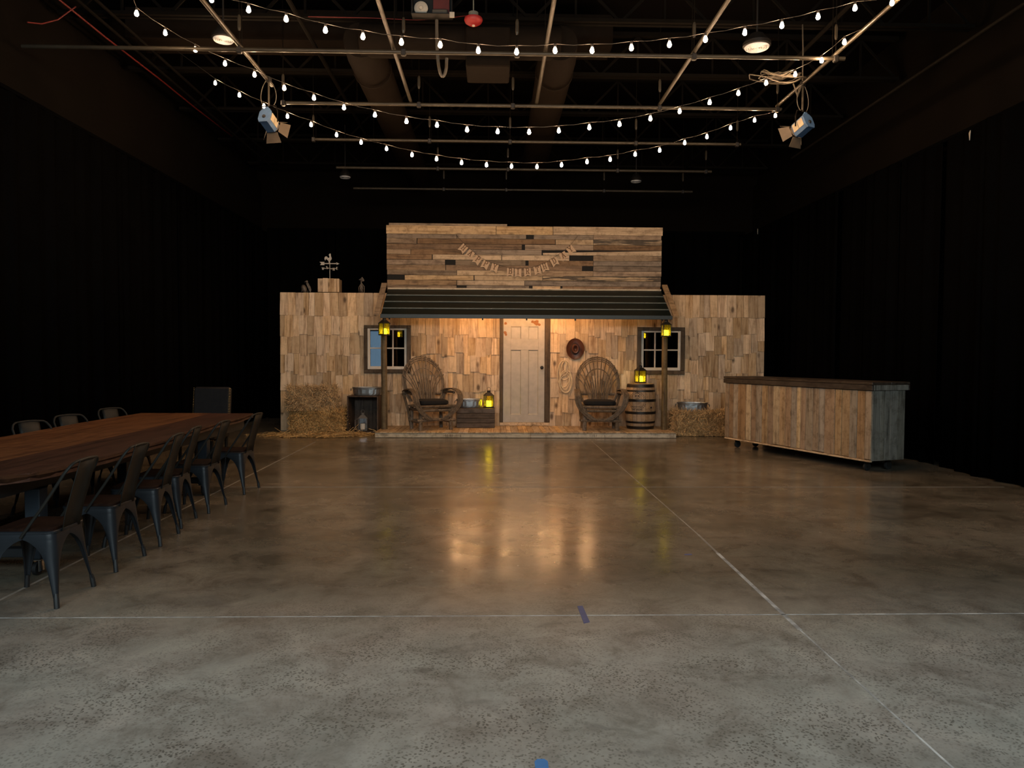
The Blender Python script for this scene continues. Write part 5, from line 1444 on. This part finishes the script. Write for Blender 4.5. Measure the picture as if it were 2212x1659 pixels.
# metal chairs
def metal_chair(name, loc, rz, label):
    t = thing(name, label, 'chair', loc, rz)
    HS = 0.435
    # each leg is a corner channel that widens into the arched skirt under the seat
    levels = [(0.055, 0.021, 0.214), (0.12, 0.030, 0.206), (0.20, 0.043, 0.198), (0.27, 0.058, 0.192), (0.32, 0.078, 0.188), (0.355, 0.103, 0.185), (0.38, 0.132, 0.183), (0.395, 0.158, 0.181), (0.402, 0.178, 0.180), (HS, 0.178, 0.178)]
    for sx in (-1, 1):
        for sy in (-1, 1):
            v, f_ = [], []
            for z, w_, c_ in levels:
                r_ = min(0.045, max(w_ * .75, .016))
                sec = [(c_ - w_, c_)]
                for q in range(6):
                    a = PI / 2 - PI / 2 * q / 5
                    sec.append((c_ - r_ + r_ * math.cos(a), c_ - r_ + r_ * math.sin(a)))
                sec.append((c_, c_ - w_))
                if w_ < r_:
                    sec[0] = (c_ - r_, c_); sec[-1] = (c_, c_ - r_)
                for x, y in sec:
                    v.append((sx * x, sy * y, z))
            for i in range(len(levels) - 1):
                for q in range(7):
                    k = i * 8 + q
                    f_.append((k, k + 1, k + 9, k + 8) if sx * sy < 0 else (k + 8, k + 9, k + 1, k))
            o = MB().add(v, f_).build('leg', 'steel', t, True)
            so = o.modifiers.new('gauge', 'SOLIDIFY'); so.thickness = 0.006; so.offset = -1
            o.modifiers.new('bev', 'WEIGHTED_NORMAL')
            MB().tube([(sx * .211, sy * .211, 0.001), (sx * .205, sy * .205, 0.055), (sx * .2, sy * .2, 0.085)], [.016, .016, .011], 8).build('foot', 'rubber', o, True)
    def rr(a, r_, n=5):
        out = []
        for cx, cy, s in ((a - r_, a - r_, 0), (-a + r_, a - r_, 1), (-a + r_, -a + r_, 2), (a - r_, -a + r_, 3)):
            for q in range(n + 1):
                u = s * PI / 2 + PI / 2 * q / n
                out.append((cx + r_ * math.cos(u), cy + r_ * math.sin(u)))
        return out
    def plate(a, r_, z0, z1, name_, mat):
        pl = rr(a, r_)
        n = len(pl)
        v = [(x, y, z0) for x, y in pl] + [(x, y, z1) for x, y in pl] + [(x * .97, y * .97, z1 + .004) for x, y in pl]
        f_ = [tuple(range(n))[::-1], tuple(range(2 * n, 3 * n))]
        for L_ in range(2):
            f_ += [(L_ * n + i, L_ * n + (i + 1) % n, L_ * n + n + (i + 1) % n, L_ * n + n + i) for i in range(n)]
        return MB().add(v, f_).build(name_, mat, t)
    plate(0.183, 0.05, HS, HS + .012, 'seat_pan', 'steel')
    plate(0.172, 0.045, HS + .016, HS + .03, 'seat', 'seatwood')
    # back hoop: from the seat sides up and over
    z0, zt = HS + .0, 0.865
    def bk(x, h): return (x, 0.165 + 0.125 * h, z0 + (zt - z0) * h)
    def hk(x, h): return (x, 0.29 * max(h, 0.0) ** 0.9, z0 + (zt - z0) * h)
    half = [(-0.188, -0.005, z0 - .02)] + [hk(-0.187 + .012 * h, h) for h in (0.2, 0.4, 0.6, 0.74, 0.84)]
    half += [hk(-0.108 - .064 * math.cos(q), .84 + .145 * math.sin(q)) for q in (.35, .7, 1.05, 1.35)] + [hk(-0.05, .995)]
    hp = half + [hk(0, 1.0)] + [(-x, y, z) for x, y, z in half[::-1]]
    MB().tube(hp, 0.0095, 8).build('back_hoop', 'steelback', t, True)
    v = []
    for h in (0.0, .25, .5, .75, 1.0):
        for x, dy in ((-0.10, 0.014), (-0.075, 0.0), (0.075, 0.0), (0.10, 0.014)):
            p = bk(x, h)
            v.append((p[0], p[1] + dy - .004 + (0.012 if h == 0 else 0), p[2]))
    f_ = [(i * 4 + q, i * 4 + q + 1, i * 4 + q + 5, i * 4 + q + 4) for i in range(4) for q in range(3)]
    o = MB().add(v, f_).build('back_splat', 'steelback', t, True)
    so = o.modifiers.new('gauge', 'SOLIDIFY'); so.thickness = 0.004
    return t
rights = [((-2.585, 4.605), 0.02, 'nearest dark metal chair at the long table, closest to the camera'),
          ((-2.607, 5.35), 0.0, 'second dark metal chair from the near end of the long table'),
          ((-2.63, 6.03), 0.08, 'third dark metal chair from the near end of the long table'),
          ((-2.72, 6.63), 0.09, 'fourth dark metal chair from the near end of the long table'),
          ((-2.694, 7.275), -0.03, 'fifth dark metal chair from the near end, beside the rear caster'),
          ((-2.675, 8.25), -0.06, 'dark metal chair at the far end of the table side facing the bar')]
proto = None
for (x, y), ph, lab in rights:
    loc, rz = (x - 0.205, y, 0.0), -PI / 2 + ph
    if proto is None:
        proto = metal_chair('metal_chair', loc, rz, lab)
        proto['group'] = 'dark metal dining chairs'
    else:
        dup(proto, loc, rz, lab)
for y, x, lab in ((7.08, -4.20, 'metal chair against the drapes, nearest of three backs seen over the table'),
                  (7.84, -4.26, 'metal chair against the drapes, middle of three backs seen over the table'),
                  (8.86, -4.34, 'metal chair against the drapes, farthest of three backs seen over the table'),
                  (5.55, -4.12, 'metal chair mostly hidden beneath the near end of the table')):
    dup(proto, (x, y, 0.0), 1.08, lab)
# head chair
t = thing('upholstered_chair', 'charcoal upholstered head chair with brass nail trim at the far table end', 'chair', (-3.79, 9.80, 0), math.radians(-5))
MB().box(-0.25, 0.25, -0.27, 0.22, 0.40, 0.52, c=0.03).build('seat', 'leather', t, True)
MB().box(-0.25, 0.25, -0.045, 0.045, 0, 0.62, TR(0, 0.20, 0.46, rx=math.radians(-6)), c=0.025).build('backrest', 'leather', t, True)
for x, y in ((-.21, -.23), (.21, -.23), (-.21, .19), (.21, .19)):
    MB().tube([(x, y, 0.0), (x, y, 0.42)], [0.018, 0.026], 8).build('leg', 'black', t)
nb = MB()
BM = TR(0, 0.20, 0.46, rx=math.radians(-6))
for k in range(26):
    for xx_ in (-.251, .251):
        nb.ball((xx_, -.030, .05 + .022 * k), .006, .006, .006, 6, 4, BM)
        nb.ball((xx_ * .97, -.044, .05 + .022 * k), .006, .004, .006, 6, 4, BM)
for k in range(22):
    nb.ball((-.24 + .023 * k, -.27, .415), .006, .005, .006, 6, 4)
o = nb.build('nailhead_trim', 'brass', t, True, 'row of brass nailheads')
o['kind'] = 'stuff'

# ------------------------------------------------------------------ tape on the floor
def tape(pts, mat, label):
    v = [(x, y, 0.0022) for x, y in pts] + [(x, y, 0.0004) for x, y in pts]
    n = len(pts)
    o = MB().add(v, [tuple(range(n)), tuple(range(2 * n - 1, n - 1, -1))] + [(i, i + n, (i + 1) % n + n, (i + 1) % n) for i in range(n)]).build('floor_tape', mat)
    tag(o, label, 'tape')
tape([(0.516, 4.111), (0.553, 4.132), (0.545, 4.405), (0.512, 4.40)], 'tapeold', 'faded blue tape strip lying across the chalk line')
tape([(0.159, 2.55), (0.208, 2.55), (0.208, 2.69), (0.196, 2.706), (0.170, 2.706), (0.159, 2.69)], 'tape', 'bright blue tape strip at the very front of the floor')
tape([(1.46, 5.545), (1.52, 5.55), (1.52, 5.58), (1.465, 5.57)], 'tapeold', 'tiny scrap of blue tape beside the long chalk line')
